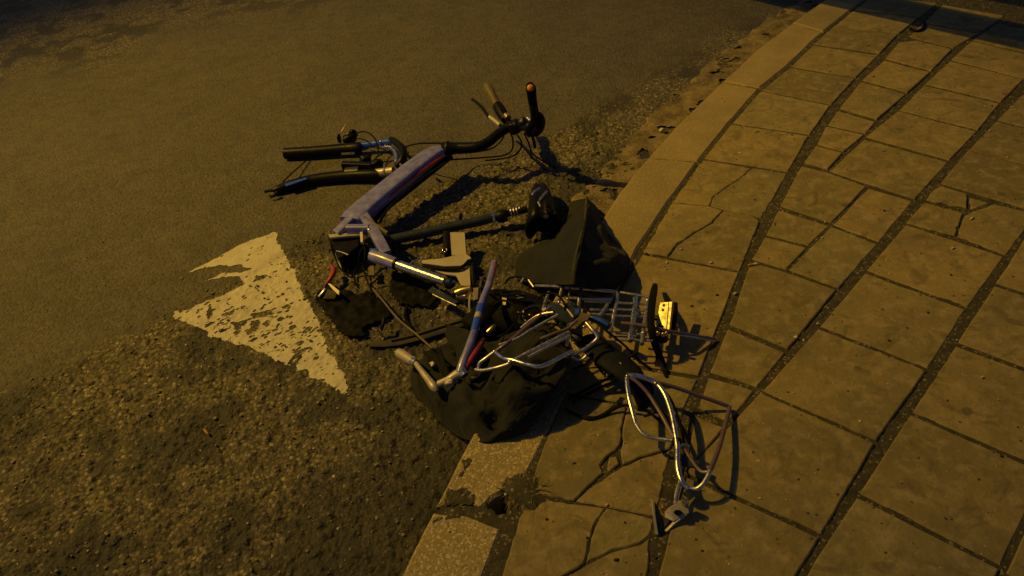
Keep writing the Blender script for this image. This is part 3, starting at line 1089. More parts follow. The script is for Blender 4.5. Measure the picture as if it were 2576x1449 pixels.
tube('grip', [(1224, 216, 0.150, 0.0165), (1231, 226, 0.145, 0.018), (1240, 244, 0.132, 0.0165), (1250, 262, 0.116, 0.0165)], 0.017, 'brown_grip', front, 4, 14)
g2 = tube('grip', [(1334, 218, 0.330, 0.0175), (1336, 226, 0.318, 0.0185), (1339, 250, 0.272, 0.0165), (1344, 280, 0.222, 0.0165), (1347, 294, 0.20, 0.018)], 0.017, 'black_rubber', front, 4, 16)
tube('grip_end_ring', [(1334.0, 217.2, 0.332), (1333.7, 216.6, 0.334)], 0.0150, 'black_plastic', g2, 1, 18)
tube('end_cap', [(1334.4, 221, 0.335, 0.0125), (1334.3, 220.5, 0.3385, 0.011), (1334.2, 220.3, 0.340, 0.006)], 0.010, 'orange_cap', g2, 1, 18)
tube('shifter', [(1252, 266, 0.118, 0.021), (1262, 284, 0.108, 0.023), (1273, 302, 0.100, 0.018)], 0.02, 'black_plastic', front, 3, 12)
tube('clamp_band', [(1273, 290, 0.118), (1279, 297, 0.115)], 0.0125, 'brass', front, 1, 12)
tube('shifter', [(1352, 288, 0.205, 0.016), (1358, 305, 0.175, 0.022), (1354, 324, 0.145, 0.020), (1346, 338, 0.12, 0.014)], 0.02, 'black_plastic', front, 3, 12)
tube('clamp_band', [(1327, 297, 0.188), (1335, 304, 0.182)], 0.007, 'chrome', front, 1, 10)
lump('brake_housing', (1333, 326, 0.13), (0.022, 0.024, 0.03), 'black_plastic', front, 12, 0.25)
lump('brake_housing', (1318, 312, 0.115), (0.024, 0.022, 0.026), 'blue_black', front, 13, 0.25)
tube('brake_lever', [(1188, 250, 0.105), (1198, 257, 0.105), (1212, 270, 0.103), (1222, 284, 0.10), (1230, 296, 0.098)], 0.0062, 'black_metal', front, 4, 8)
tube('lever_pivot', [(1232, 294, 0.10, 0.008), (1246, 305, 0.098, 0.009), (1258, 315, 0.096, 0.008)], 0.008, 'pale_alloy', front, 2, 10)
tube('brake_lever', [(1336, 330, 0.12), (1342, 352, 0.085), (1346, 372, 0.05)], 0.006, 'black_metal', front, 4, 8)
for pts in ([(1282, 330, 0.08), (1290, 352, 0.05), (1287, 378, 0.0), (1262, 392, -0.05), (1190, 398, -0.06), (1128, 402, -0.02)],
            [(1300, 338, 0.08), (1312, 358, 0.05), (1306, 380, 0.0), (1280, 396, -0.04), (1220, 404, -0.05)],
            [(1318, 334, 0.09), (1330, 360, 0.05), (1338, 384, 0.0), (1360, 402, -0.05), (1398, 424, -0.088)],
            [(1272, 326, 0.07), (1262, 352, 0.03), (1240, 372, 0.0), (1200, 382, 0.01), (1150, 386, 0.02)],
            [(1134, 360, 0.06), (1092, 360, 0.07), (1056, 361, 0.07), (1030, 366, 0.05), (1016, 373, 0.02)]):
    tube('cable', pts, 0.0034, 'black_rubber', front, 6, 6)
# fork
tube('fork_crown', [(984, 350, -0.02, 0.012), (998, 360, -0.01, 0.015), (1014, 378, 0.0, 0.017), (1012, 402, -0.01, 0.016), (996, 420, -0.03, 0.013)], 0.016, 'black_metal', front, 4, 12)
lg = tube('fork_leg', [(718, 386, -0.068, 0.0235), (724, 386, -0.068, 0.0255), (790, 382, -0.066, 0.0255), (860, 376, -0.062, 0.026), (900, 373, -0.058, 0.027), (909, 372, -0.058, 0.024)], 0.025, 'black_metal', front, 3, 16)
tube('broken_end', [(719, 386, -0.068, 0.0215), (714, 387, -0.068, 0.020)], 0.02, 'brass', lg, 1, 14)
plate('leg_decal', [(858, 384, -0.038), (892, 382, -0.036), (892, 388, -0.04), (858, 390, -0.042)], 0.004, 'slate_tube', lg)
tube('stanchion', [(905, 366, -0.052), (950, 361, -0.046), (984, 356, -0.04)], 0.0145, 'blue_paint', front, 3, 14)
tube('stanchion_clamp', [(957, 360, -0.044), (961, 360, -0.044)], 0.0165, 'chrome', front, 1, 14)
tube('stanchion_bend', [(950, 369, -0.062, 0.007), (978, 371, -0.05, 0.009), (993, 380, -0.035, 0.012), (999, 394, -0.03, 0.014), (998, 413, -0.035, 0.012)], 0.012, 'chrome', front, 4, 14)
tube('crown_bolt', [(1008, 414, -0.02), (1014, 420, -0.016)], 0.008, 'brass', front, 1, 10)
tube('crown_bolt', [(1032, 388, 0.02), (1038, 392, 0.03)], 0.006, 'brass', front, 1, 10)
l2 = tube('fork_leg', [(688, 481, -0.075, 0.015), (705, 476, -0.074, 0.021), (740, 465, -0.073, 0.024), (790, 453, -0.072, 0.025), (866, 444, -0.068, 0.026), (930, 441, -0.062, 0.026), (956, 440, -0.06, 0.024)], 0.024, 'black_metal', front, 4, 16)
tube('fork_dropout', [(690, 478, -0.070, 0.009), (676, 480, -0.072, 0.006), (666, 483, -0.074, 0.006)], 0.006, 'black_metal', l2, 2, 8)
tube('fork_dropout', [(698, 484, -0.070, 0.009), (690, 492, -0.074, 0.007), (680, 496, -0.078, 0.005)], 0.006, 'black_metal', l2, 2, 8)
plate('leg_scuff', [(716, 462, -0.049), (770, 446, -0.046), (772, 450, -0.046), (720, 468, -0.05)], 0.003, 'blue_paint', l2)
tube('caliper_clamp', [(872, 438, -0.064, 0.028), (905, 436, -0.062, 0.029)], 0.028, 'slate_tube', front, 1, 16)
tube('stanchion', [(926, 438, -0.06), (990, 430, -0.04)], 0.0175, 'pale_alloy', front, 1, 14)
tube('stanchion_clamp', [(971, 432, -0.046), (975, 432, -0.044)], 0.0205, 'chrome', front, 1, 14)
# brake calipers on the fork legs
box_bar('brake_caliper', (864, 417, -0.052), (936, 420, -0.045), 0.014, 0.02, 'black_plastic', front)
lump('caliper_body', (948, 414, -0.03), (0.028, 0.02, 0.022), 'black_plastic', front, 21, 0.35)
lump('caliper_body', (920, 402, -0.045), (0.024, 0.018, 0.020), 'black_plastic', front, 22, 0.35)
lump('caliper_body', (880, 350, -0.04), (0.032, 0.02, 0.024), 'black_plastic', front, 23, 0.35)
lump('caliper_body', (888, 337, -0.03), (0.018, 0.018, 0.022), 'black_plastic', front, 24, 0.35)
lump('caliper_body', (853, 348, -0.05), (0.009, 0.02, 0.022), 'black_plastic', front, 25, 0.35)
for a, b in (((857, 334, -0.02), (871, 313, 0.01)), ((875, 336, -0.02), (868, 344, -0.03)), ((849, 338, -0.03), (856, 336, -0.03))):
    tube('caliper_rod', [a, b], 0.0032, 'brass', front, 1, 6)
for pts in ([(894, 336, -0.02), (916, 331, 0.0), (938, 342, 0.0), (949, 364, -0.03), (951, 388, -0.05), (942, 402, -0.04)],
            [(900, 348, -0.03), (918, 352, -0.03), (932, 362, -0.04)],
            [(952, 393, -0.05), (968, 384, -0.05), (984, 378, -0.04)],
            [(958, 408, -0.04), (976, 406, -0.04), (992, 404, -0.03)],
            [(775, 400, -0.085), (744, 427, -0.07), (712, 457, -0.055)]):
    tube('cable', pts, 0.0030, 'black_rubber', front, 6, 6)
# loose wiring under the motor opening
for pts in ([(882, 638, -0.02), (842, 634, -0.05), (846, 652, -0.07), (856, 676, -0.085), (874, 690, -0.085), (876, 680, -0.08), (864, 672, -0.07)],
            [(918, 622, -0.01), (918, 650, -0.03), (914, 668, -0.06), (922, 700, -0.08), (930, 716, -0.085), (946, 704, -0.07), (962, 686, -0.05)],
            [(924, 606, 0.0), (906, 636, -0.02), (902, 660, -0.05), (892, 690, -0.085), (896, 720, -0.09)],
            [(930, 716, -0.085), (934, 736, -0.086), (940, 752, -0.088)]):
    tube('wire', pts, 0.0032, 'black_rubber', front, 6, 6)
tube('wire', [(876, 641, -0.01), (846, 632, -0.03), (850, 655, -0.06), (858, 672, -0.07)], 0.0022, 'steel_rod', front, 6, 6)
plate('terminal', [(928, 670, -0.055), (940, 668, -0.055), (942, 692, -0.06), (926, 692, -0.06)], 0.01, 'tan_strap', front)

# ------------------------------------------------------------------ saddle on its post
sad = thing('saddle', 'black saddle on a long dark seat post lying beside the upper bag', 'saddle', at(1200, 570, R0))
tube('seat_post', [(974, 606, -0.06, 0.019), (1050, 590, -0.058, 0.019), (1140, 570, -0.055, 0.019), (1206, 556, -0.052, 0.018), (1246, 546, -0.05, 0.017)], 0.018, 'slate_tube', sad, 3, 16)
tube('post_ring', [(1238, 547, -0.05), (1244, 546, -0.05)], 0.0195, 'chrome', sad, 1, 16)
tube('post_clamp', [(1252, 545, -0.05, 0.021), (1262, 544, -0.048, 0.025), (1276, 541, -0.046, 0.021)], 0.022, 'black_metal', sad, 2, 14)
tube('clamp_bolt', [(1248, 562, -0.045), (1248, 566, -0.055)], 0.006, 'chrome', sad, 1, 8)
tube('spring_core', [(1274, 538, -0.045), (1326, 526, -0.035)], 0.013, 'black_rubber', sad, 1, 12)
for i in range(6):
    u, v = 1286 + i * 7.2, 535 - i * 1.75
    tube('spring_coil', [(u, v, -0.041), (u + 3.2, v - 0.8, -0.040)], 0.0185 - 0.0006 * i, 'steel_rod' if i else 'chrome', sad, 1, 14)
tube('post_stub', [(1158, 552, -0.045), (1160, 540, -0.02)], 0.007, 'black_metal', sad, 1, 8)
# saddle shell: wide tail towards the kerb, nose towards the road
def saddle_shell():
    rows = [((1356, 452), 0.030, -0.02), ((1357, 462), 0.044, 0.010), ((1358, 482), 0.048, 0.028), ((1359, 502), 0.049, 0.034), ((1362, 522), 0.062, 0.030), ((1366, 540), 0.072, 0.018), ((1366, 556), 0.060, -0.01), ((1364, 566), 0.040, -0.04)]
    V, F = [], []
    ns = 13
    for (u, v), w, z in rows:
        c = at(u, v, z)
        for j in range(ns):
            a = -1 + 2 * j / (ns - 1)
            V.append((c[0] + w * a, c[1] + 0.006 * a * a, z - 0.055 * abs(a) ** 3.2 - (0.010 if abs(a) < 0.18 else 0)))
    for i in range(len(rows) - 1):
        for j in range(ns - 1):
            F.append((i * ns + j, i * ns + j + 1, (i + 1) * ns + j + 1, (i + 1) * ns + j))
    nV = len(V)
    low = [(x, y, max(z - 0.03, R0 + 0.004)) for x, y, z in V]
    V += low
    F += [tuple(nV + i for i in f[::-1]) for f in F]
    edge = [j for j in range(ns)] + [i * ns + ns - 1 for i in range(1, len(rows))] + [(len(rows) - 1) * ns + j for j in range(ns - 2, -1, -1)] + [i * ns for i in range(len(rows) - 2, 0, -1)]
    for a, b in zip(edge, edge[1:] + edge[:1]):
        F.append((b, a, nV + a, nV + b))
    o = link('saddle_shell', V, F, 'black_plastic', sad)
    mo = o.modifiers.new('s', 'SUBSURF')
    mo.levels = mo.render_levels = 1
    return o
saddle_shell()
tube('saddle_rail', [(1338, 492, 0.050), (1346, 482, 0.056), (1358, 474, 0.058)], 0.0055, 'chrome', sad, 3, 8)
tube('saddle_rail', [(1356, 506, 0.052), (1364, 494, 0.056), (1375, 481, 0.054)], 0.0045, 'chrome', sad, 3, 8)
tube('saddle_rail', [(1354, 508, 0.050), (1360, 520, 0.048)], 0.0035, 'steel_rod', sad, 1, 8)
plate('saddle_clamp', [(1366, 545, 0.010), (1396, 534, 0.012), (1398, 539, 0.004), (1372, 551, 0.0)], 0.008, 'brass', sad)
box_bar('saddle_clamp', (1364, 560, -0.05), (1386, 566, -0.06), 0.012, 0.02, 'black_metal', sad)

# ------------------------------------------------------------------ pannier bags
def loft(name, curves, mat, parent, sub=2, fold=0.0, seed=0, closed=False):
    """cloth skin through survey curves; every curve has the same count of (u, v, z)"""
    C = [np.array([at(*q) for q in c]) for c in curves]
    C = [catmull(c, 5) for c in C]
    C = np.array(C)                                   # curves x samples x 3
    C = np.stack([catmull(C[:, i], 6) for i in range(C.shape[1])], 1)
    nc, ns = C.shape[:2]
    if fold:
        a, b = np.meshgrid(np.linspace(0, 1, ns), np.linspace(0, 1, nc))
        edge = np.clip(np.minimum(np.minimum(a, 1 - a), np.minimum(b, 1 - b)) * 8, 0, 1)
        wv = np.sin(9 * b + 5 * a + 5 * fbm(a * 4, b * 4, seed + 7)) * np.clip(fbm(a * 3, b * 3, seed + 8) * 2 - 0.6, 0, 1)
        C[..., 2] += edge * fold * (0.45 * wv + 2 * (fbm(a * 7 + b * 4, b * 9 - a * 3, seed) - 0.5) + 1.3 * (1 - 2 * np.abs(fbm(a * 3.3 + seed, b * 5 + a * 4, seed + 3) - 0.5)) - 1.1)
    V = C.reshape(-1, 3)
    F = [(i * ns + j, i * ns + j + 1, (i + 1) * ns + j + 1, (i + 1) * ns + j) for i in range(nc - 1) for j in range(ns - 1)]
    o = link(name, V, F, mat, parent)
    so = o.modifiers.new('t', 'SOLIDIFY')
    so.thickness = 0.003
    so.offset = -1
    return o


bag1 = thing('pannier_bag', 'olive black fabric bag propped upright in a peak against the kerb', 'bag', at(1420, 640, R0))
left_foot = [(1440, 505, -0.096), (1396, 548, -0.095), (1362, 604, -0.094), (1306, 640, -0.094), (1296, 672, -0.09), (1300, 704, -0.085)]
l_mid = [(1456, 502, -0.06), (1424, 552, -0.035), (1398, 604, -0.015), (1366, 642, -0.02), (1350, 676, -0.02), (1346, 712, -0.015)]
ridge = [(1476, 498, 0.00), (1472, 540, 0.095), (1463, 585, 0.155), (1452, 628, 0.178), (1443, 672, 0.175), (1437, 716, 0.150)]
r_top = [(1481, 502, -0.005), (1480, 543, 0.092), (1472, 588, 0.150), (1461, 632, 0.172), (1452, 676, 0.168), (1446, 718, 0.142)]
r_mid = [(1494, 512, -0.04), (1514, 556, 0.03), (1522, 606, 0.075), (1540, 650, 0.09), (1534, 695, 0.085), (1508, 732, 0.06)]
r_foot = [(1500, 520, -0.08), (1538, 566, -0.03), (1546, 602, 0.003), (1584, 648, 0.003), (1572, 700, 0.003), (1538, 738, 0.003)]  # skirt drawn out to fill the dark area of the bag's shadow
loft('bag_body', [left_foot, l_mid, ridge, r_top, r_mid, r_foot], 'olive_fabric', bag1, 2, 0.022, 5)
tube('bag_piping', [(1476, 497, 0.003), (1473, 540, 0.099), (1464, 585, 0.159), (1453, 628, 0.182), (1444, 672, 0.179), (1438, 716, 0.154)], 0.0045, 'dusty_rubber', bag1, 5, 8)

bag2 = thing('pannier_bag', 'crumpled dark olive fabric bag slumped over the kerb edge under the bent stays', 'bag', at(1220, 980, R0))
b_out = [(1034, 930, -0.088), (1038, 985, -0.09), (1075, 1025, -0.09), (1110, 1065, -0.09), (1150, 1098, -0.085), (1204, 1110, 0.003), (1262, 1108, 0.004), (1322, 1090, 0.006)]
b_1 = [(1046, 918, -0.05), (1056, 972, -0.045), (1096, 1008, -0.03), (1138, 1040, -0.03), (1180, 1068, 0.0), (1228, 1080, 0.022), (1286, 1074, 0.04), (1358, 1046, 0.045)]
b_2 = [(1062, 900, -0.03), (1090, 952, -0.03), (1130, 988, -0.004), (1172, 1006, 0.034), (1215, 1014, 0.058), (1262, 1012, 0.075), (1322, 1000, 0.10), (1396, 985, 0.08)]
b_3 = [(1080, 884, -0.05), (1115, 930, -0.06), (1152, 962, -0.03), (1192, 972, 0.045), (1232, 964, 0.085), (1280, 954, 0.105), (1342, 940, 0.118), (1420, 938, 0.10)]
b_4 = [(1120, 864, -0.06), (1150, 905, -0.07), (1180, 938, -0.04), (1220, 938, 0.03), (1262, 924, 0.075), (1310, 904, 0.102), (1364, 892, 0.108), (1438, 900, 0.095)]
b_5 = [(1180, 846, -0.08), (1200, 868, -0.08), (1225, 885, -0.06), (1256, 880, 0.0), (1290, 868, 0.05), (1334, 850, 0.08), (1376, 844, 0.08), (1424, 868, 0.03)]
b_6 = [(1230, 826, -0.09), (1245, 836, -0.088), (1262, 842, -0.08), (1290, 836, -0.03), (1318, 824, 0.02), (1350, 815, 0.045), (1384, 818, 0.04), (1424, 840, 0.006)]
loft('bag_body', [b_out, b_1, b_2, b_3, b_4, b_5, b_6], 'olive_fabric', bag2, 2, 0.042, 9)
loft('side_flap', [[(1064, 884, -0.04), (1085, 880, 0.0), (1108, 874, 0.02)], [(1072, 906, -0.06), (1096, 908, -0.03), (1122, 912, 0.0)], [(1080, 930, -0.09), (1106, 940, -0.06), (1138, 950, -0.03)]], 'dark_fabric', bag2, 2, 0.004, 3)
loft('side_flap', [[(1110, 812, -0.085), (1145, 822, -0.06), (1180, 832, -0.04)], [(1124, 850, -0.085), (1160, 862, -0.045), (1196, 862, -0.01)], [(1146, 905, -0.08), (1168, 912, -0.05), (1190, 905, -0.02)]], 'olive_fabric', bag2, 2, 0.006, 4)
plate('pale_piece', [(1062, 918, -0.036), (1088, 908, -0.026), (1092, 914, -0.026), (1086, 922, -0.03), (1070, 926, -0.04)], 0.004, 'paper', bag2)  # pale piece lying on the side flap
lump('buckle', (1218, 1072, 0.0), (0.008, 0.006, 0.004), 'chrome', bag2, 4, 0.2)

# ------------------------------------------------------------------ luggage rack
rack = thing('luggage_rack', 'silver wire luggage rack with yellow rear plate lying on the pavement slabs', 'luggage rack', at(1520, 800, 0))
ZR = 0.075
def rod(pts, r=0.0042, mat='steel_rod', name='rack_rod', dz=0.0, par=None):
    return tube(name, [(p[0], p[1], (p[2] if len(p) > 2 else ZR) + dz) for p in pts], r * 1.12, mat, par or rack, 5, 8)
rod([(1346, 719), (1408, 721), (1459, 725), (1520, 731), (1546, 734), (1553, 742), (1551, 760), (1543, 804), (1535, 848)], 0.0046)
rod([(1459, 724), (1461, 734), (1456, 764), (1450, 800)])
rod([(1417, 718), (1412, 736), (1404, 762), (1396, 790)], 0.005)
rod([(1381, 735), (1373, 755), (1365, 782)], 0.004)
rod([(1434, 722), (1432, 742), (1430, 760)], 0.003)
for a, b in (((1420, 749), (1540, 753)), ((1470, 757), (1536, 760)), ((1484, 779), (1548, 780)), ((1486, 790), (1545, 792)), ((1560, 735), (1640, 748)), ((1554, 762), (1640, 766)), ((1548, 778), (1634, 782)), ((1546, 795), (1632, 797)), ((1548, 838), (1628, 842)), ((1546, 855), (1642, 857))):
    rod([a, b], 0.0034)
rod([(1599, 742), (1597, 770), (1595, 791), (1590, 826), (1585, 858)], 0.0062, 'chrome', dz=0.008)
rod([(1631, 752), (1627, 785), (1621, 818), (1615, 866)], 0.0055, dz=0.006)
rod([(1639, 760), (1632, 800), (1629, 820)], 0.004, dz=0.004)
rod([(1508, 794), (1520, 778), (1528, 764)], 0.004, dz=0.01)
rod([(1563, 812, 0.085), (1600, 816, 0.09), (1641, 823, 0.09), (1690, 834, 0.075), (1740, 843, 0.045), (1800, 853, 0.006)], 0.0040, 'rose_paint')
rod([(1690, 838, 0.07), (1745, 848, 0.04), (1796, 858, 0.006)], 0.003, 'steel_rod')
for q in ((1599, 790), (1592, 815), (1586, 850), (1630, 756), (1619, 838)):
    lump('rod_weld', (q[0], q[1], ZR + 0.006), (0.008, 0.008, 0.007), 'steel_rod', rack, int(q[0]), 0.2, 0, 2)
pc, pn = at(1667, 795, 0.092), np.array([-0.53, -0.26, 0.80])
def on_plane(u, v, c=pc, n=pn):
    d = fw + RT * (u - 1288) / 2000.0 + UP * (724.5 - v) / 2000.0
    o_ = np.array([0, 0, CAM_H])
    return o_ + d * (((c - o_) @ n) / (d @ n))
rp = plate3('rear_plate', [on_plane(*q) for q in ((1661, 760), (1682, 759), (1676, 829), (1648, 823))], 0.005, 'reflector_plate', rack)
plate3('plate_flange', [on_plane(*q, pc - np.array([0, 0, 0.004])) for q in ((1684, 758), (1691, 758), (1683, 831), (1677, 830))], 0.010, 'reflector_plate', rack)
for q in ((1670, 768), (1668, 780), (1650, 803)):
    h0 = on_plane(*q)
    tube3('screw_hole', [h0 - pn * 0.003, h0 + pn * 0.0015], 0.0042, 'black_plastic', rp, 1, 8)
tube('lamp_housing', [(1698, 764, 0.07, 0.008), (1696, 800, 0.06, 0.010), (1690, 835, 0.05, 0.008)], 0.01, 'black_plastic', rack, 3, 10)
lump('lamp_bracket', (1664, 840, 0.05), (0.02, 0.018, 0.03), 'black_metal', rack, 31, 0.3)
for q in ((1655, 838, 0.085), (1668, 842, 0.075), (1676, 840, 0.08)):
    lump('lamp_terminal', q, (0.006, 0.006, 0.008), 'brass', rack, int(q[0]), 0.3, 0, 2)
strap = thing('rubber_strap', 'flat black rubber strap laid across the wire rack and the slabs', 'strap', at(1650, 830, 0))
tube('strap_band', [(1648, 714, 0.03, 0.006), (1646, 728, 0.05, 0.010), (1642, 750, 0.094, 0.0105), (1638, 785, 0.100, 0.0105), (1638, 825, 0.098, 0.010), (1646, 860, 0.07, 0.010), (1657, 890, 0.03, 0.0095), (1668, 920, 0.008, 0.009), (1675, 948, 0.006, 0.003)], 0.01, 'black_rubber', strap, 5, 10, 0.3, True)

# ------------------------------------------------------------------ rear half of the bicycle
rear = thing('bicycle_wreck', 'broken bicycle rear half with bent chrome stays and black mudguard on the slabs', 'bicycle frame', at(1600, 1000, 0))
st = tube('seat_tube', [(1243, 660, 0.085, 0.0095), (1236, 694, 0.088, 0.0105), (1227, 724, 0.09, 0.0105), (1211, 765, 0.09, 0.0105), (1201, 805, 0.088, 0.0105), (1193, 836, 0.085, 0.011), (1180, 875, 0.076, 0.0125), (1166, 912, 0.062, 0.0135), (1157, 938, 0.05, 0.013)], 0.011, 'lilac_paint', rear, 4, 14)
tube('blue_sleeve', [(1210, 769, 0.0905), (1205, 789, 0.0895)], 0.0116, 'blue_paint', st, 1, 14)
tube('white_sleeve', [(1205, 790, 0.0895), (1201, 803, 0.0885)], 0.0114, 'pale_alloy', st, 1, 14)
tube('blue_sleeve', [(1201, 804, 0.0885), (1193, 835, 0.0855)], 0.0118, 'blue_paint', st, 1, 14)
tube('red_edge', [(1245, 663, 0.090), (1239, 692, 0.093), (1231, 722, 0.094)], 0.0045, 'red_paint', st, 2, 6)
tube('broken_stay', [(1218, 853, 0.06, 0.006), (1207, 868, 0.064, 0.010), (1194, 890, 0.066, 0.010), (1180, 912, 0.060, 0.010), (1170, 928, 0.052, 0.010)], 0.01, 'red_paint', rear, 4, 12)
# bottom bracket shell pieces and kickstand
tube('bracket_shell', [(1164, 936, 0.05, 0.014), (1148, 944, 0.04, 0.014), (1128, 956, 0.032, 0.011), (1104, 966, 0.02, 0.010)], 0.012, 'pale_alloy', rear, 3, 12)
tube('bracket_shell', [(1162, 932, 0.056), (1170, 944, 0.05)], 0.012, 'chrome', rear, 1, 12)
lump('bracket_lug', (1132, 962, 0.03), (0.014, 0.012, 0.012), 'pale_alloy', rear, 41, 0.4)
lump('bracket_lug', (1208, 948, 0.055), (0.030, 0.014, 0.014), 'black_metal', rear, 42, 0.35, 0.4)
ks = tube('kickstand', [(1046, 914, 0.012, 0.0075), (1062, 935, 0.018, 0.0085), (1080, 958, 0.02, 0.0105), (1092, 974, 0.02, 0.012), (1099, 984, 0.016, 0.006)], 0.009, 'pale_alloy', rear, 3, 12)
tube('stand_foot', [(1000, 886, -0.012, 0.010), (1006, 889, -0.010, 0.0145), (1024, 900, -0.002, 0.0145), (1038, 909, 0.006, 0.0125)], 0.014, 'pale_alloy', ks, 3, 14)
tube('stand_ring', [(1038, 909, 0.008), (1046, 914, 0.011)], 0.0125, 'chrome', ks, 1, 12)
# bent wire stays over the lower bag
for pts, r, mt in (([(1384, 774, 0.115), (1330, 818, 0.12), (1275, 864, 0.115), (1246, 884, 0.10)], 0.0050, 'rose_paint'),
                   ([(1246, 884, 0.10), (1222, 902, 0.09), (1207, 914, 0.08), (1204, 930, 0.065)], 0.0052, 'steel_rod'),
                   ([(1244, 884, 0.10), (1266, 901, 0.11), (1290, 906, 0.118), (1326, 917, 0.12), (1353, 922, 0.12), (1375, 917, 0.12), (1405, 902, 0.118), (1440, 884, 0.11)], 0.0056, 'chrome'),
                   ([(1197, 930, 0.07), (1215, 932, 0.08), (1250, 925, 0.10), (1280, 915, 0.11), (1283, 908, 0.114), (1278, 902, 0.112)], 0.0050, 'steel_rod'),
                   ([(1292, 906, 0.118), (1330, 886, 0.122), (1382, 860, 0.125), (1432, 835, 0.125)], 0.0046, 'steel_rod'),
                   ([(1328, 899, 0.118), (1375, 874, 0.122), (1434, 845, 0.12)], 0.0046, 'steel_rod'),
                   ([(1475, 812, 0.12), (1490, 830, 0.115), (1503, 848, 0.105), (1490, 864, 0.095), (1462, 884, 0.09), (1440, 890, 0.09)], 0.0050, 'steel_rod'),
                   ([(1432, 836, 0.12), (1428, 858, 0.11), (1426, 872, 0.105)], 0.0040, 'steel_rod')):
    tube('stay_wire', [(p[0], p[1], p[2] + 0.032) for p in pts], r, mt, rear, 5, 10)
# clamp piece with strap where the stays meet the mudguard
tube('stay_clamp', [(1384, 770, 0.12, 0.014), (1400, 782, 0.125, 0.019), (1424, 800, 0.125, 0.021), (1440, 812, 0.12, 0.018)], 0.018, 'slate_tube', rear, 3, 12, 0.6, True)
plate('clamp_plate', [(1412, 764, 0.128), (1440, 758, 0.128), (1462, 774, 0.126), (1456, 792, 0.13), (1438, 796, 0.136), (1424, 782, 0.134)], 0.02, 'slate_tube', rear)
tube('clamp_edge', [(1413, 766, 0.132), (1430, 782, 0.138), (1442, 798, 0.140)], 0.0026, 'pale_alloy', rear, 2, 6)
plate('clamp_sticker', [(1446, 777, 0.130), (1458, 776, 0.128), (1456, 788, 0.131), (1447, 790, 0.132)], 0.004, 'blue_paint', rear)
plate('strap_piece', [(1462, 784, 0.132), (1484, 792, 0.128), (1480, 804, 0.128), (1466, 810, 0.130), (1448, 826, 0.130), (1430, 826, 0.128), (1426, 816, 0.130), (1442, 808, 0.136), (1456, 796, 0.136)], 0.014, 'tan_strap', rear)
tube('strap_roll', [(1448, 826, 0.11, 0.014), (1450, 842, 0.10, 0.018), (1448, 858, 0.09, 0.013)], 0.016, 'tan_strap', rear, 3, 12)
tube('blue_grip', [(1484, 798, 0.11, 0.010), (1506, 806, 0.108, 0.012), (1534, 822, 0.10, 0.011)], 0.011, 'slate_tube', rear, 3, 12)
tube('blue_sticker', [(1494, 799, 0.121), (1512, 807, 0.119), (1530, 818, 0.112)], 0.005, 'blue_paint', rear, 3, 8)
# mudguard: arched black strip
def mudguard():
    path = catmull(np.array([np.append(at(*q[:3]), q[3]) for q in [(1470, 846, 0.075, 0.034), (1510, 878, 0.092, 0.036), (1552, 908, 0.098, 0.036), (1590, 940, 0.090, 0.032), (1612, 975, 0.065, 0.025), (1622, 1006, 0.035, 0.022), (1628, 1026, 0.012, 0.020)]]), 5)
    V, F = [], []
    ns = 9
    T = np.gradient(path[:, :3], axis=0)
    for i, p in enumerate(path):
        t = T[i] / np.linalg.norm(T[i])
        s = np.cross(t, [0, 0, 1]); s /= np.linalg.norm(s)
        w = np.cross(s, t)
        for j in range(ns):
            a = -1 + 2 * j / (ns - 1)
            V.append(p[:3] + s * a * p[3] - w * 0.009 * a * a)
    n = len(path)
    for i in range(n - 1):
        for j in range(ns - 1):
            F.append((i * ns + j, (i + 1) * ns + j, (i + 1) * ns + j + 1, i * ns + j + 1))
    o = link('mudguard', V, F, 'matte_slate', rear)
    so = o.modifiers.new('t', 'SOLIDIFY')
    so.thickness = 0.0025
    return o
mg = mudguard()
plate('mudguard_scratch', [(1556, 911, 0.100), (1560, 910, 0.101), (1568, 926, 0.0975), (1566, 927, 0.097)], 0.001, 'pale_alloy', mg)
for k in range(6):
    u, v = 1502 + k * 4.5, 905 + k * 5.5
    tube('torn_bristle', [(u, v, 0.075), (u - 5 + k % 3, v + 8, 0.05), (u - 2, v + 15, 0.035)], 0.0028, 'black_rubber', mg, 3, 5)
# rear stays down to the wheel dropout
for pts, r, mt in (([(1590, 946, 0.095), (1579, 944, 0.095), (1577, 962, 0.095), (1582, 1000, 0.088), (1590, 1032, 0.08), (1599, 1066, 0.068)], 0.0064, 'chrome'),
                   ([(1599, 1066, 0.068), (1618, 1092, 0.06), (1650, 1103, 0.055), (1694, 1108, 0.058)], 0.0050, 'steel_rod'),
                   ([(1586, 944, 0.098), (1620, 950, 0.096), (1650, 964, 0.09), (1672, 992, 0.085), (1688, 1036, 0.078), (1698, 1084, 0.07), (1704, 1126, 0.062), (1704, 1166, 0.055), (1708, 1192, 0.05), (1717, 1214, 0.045), (1732, 1229, 0.04)], 0.0068, 'chrome'),
                   ([(1732, 1228, 0.04), (1752, 1230, 0.042), (1768, 1218, 0.05), (1779, 1201, 0.055), (1786, 1184, 0.058)], 0.0056, 'steel_rod'),
                   ([(1786, 1184, 0.058), (1798, 1156, 0.052), (1812, 1116, 0.043), (1824, 1070, 0.03), (1832, 1040, 0.018), (1835, 1024, 0.012)], 0.0058, 'rose_paint'),
                   ([(1652, 962, 0.09), (1700, 975, 0.07), (1760, 996, 0.045), (1832, 1022, 0.014)], 0.0050, 'rose_paint')):
    tube('rear_stay', pts, r, mt, rear, 5, 10)
lump('stay_joint', (1702, 1112, 0.058), (0.012, 0.012, 0.014), 'black_metal', rear, 51, 0.3)
plate('stay_bridge', [(1712, 1140, 0.045), (1734, 1150, 0.045), (1762, 1160, 0.045), (1762, 1178, 0.04), (1736, 1174, 0.04), (1714, 1170, 0.042)], 0.006, 'slate_tube', rear)
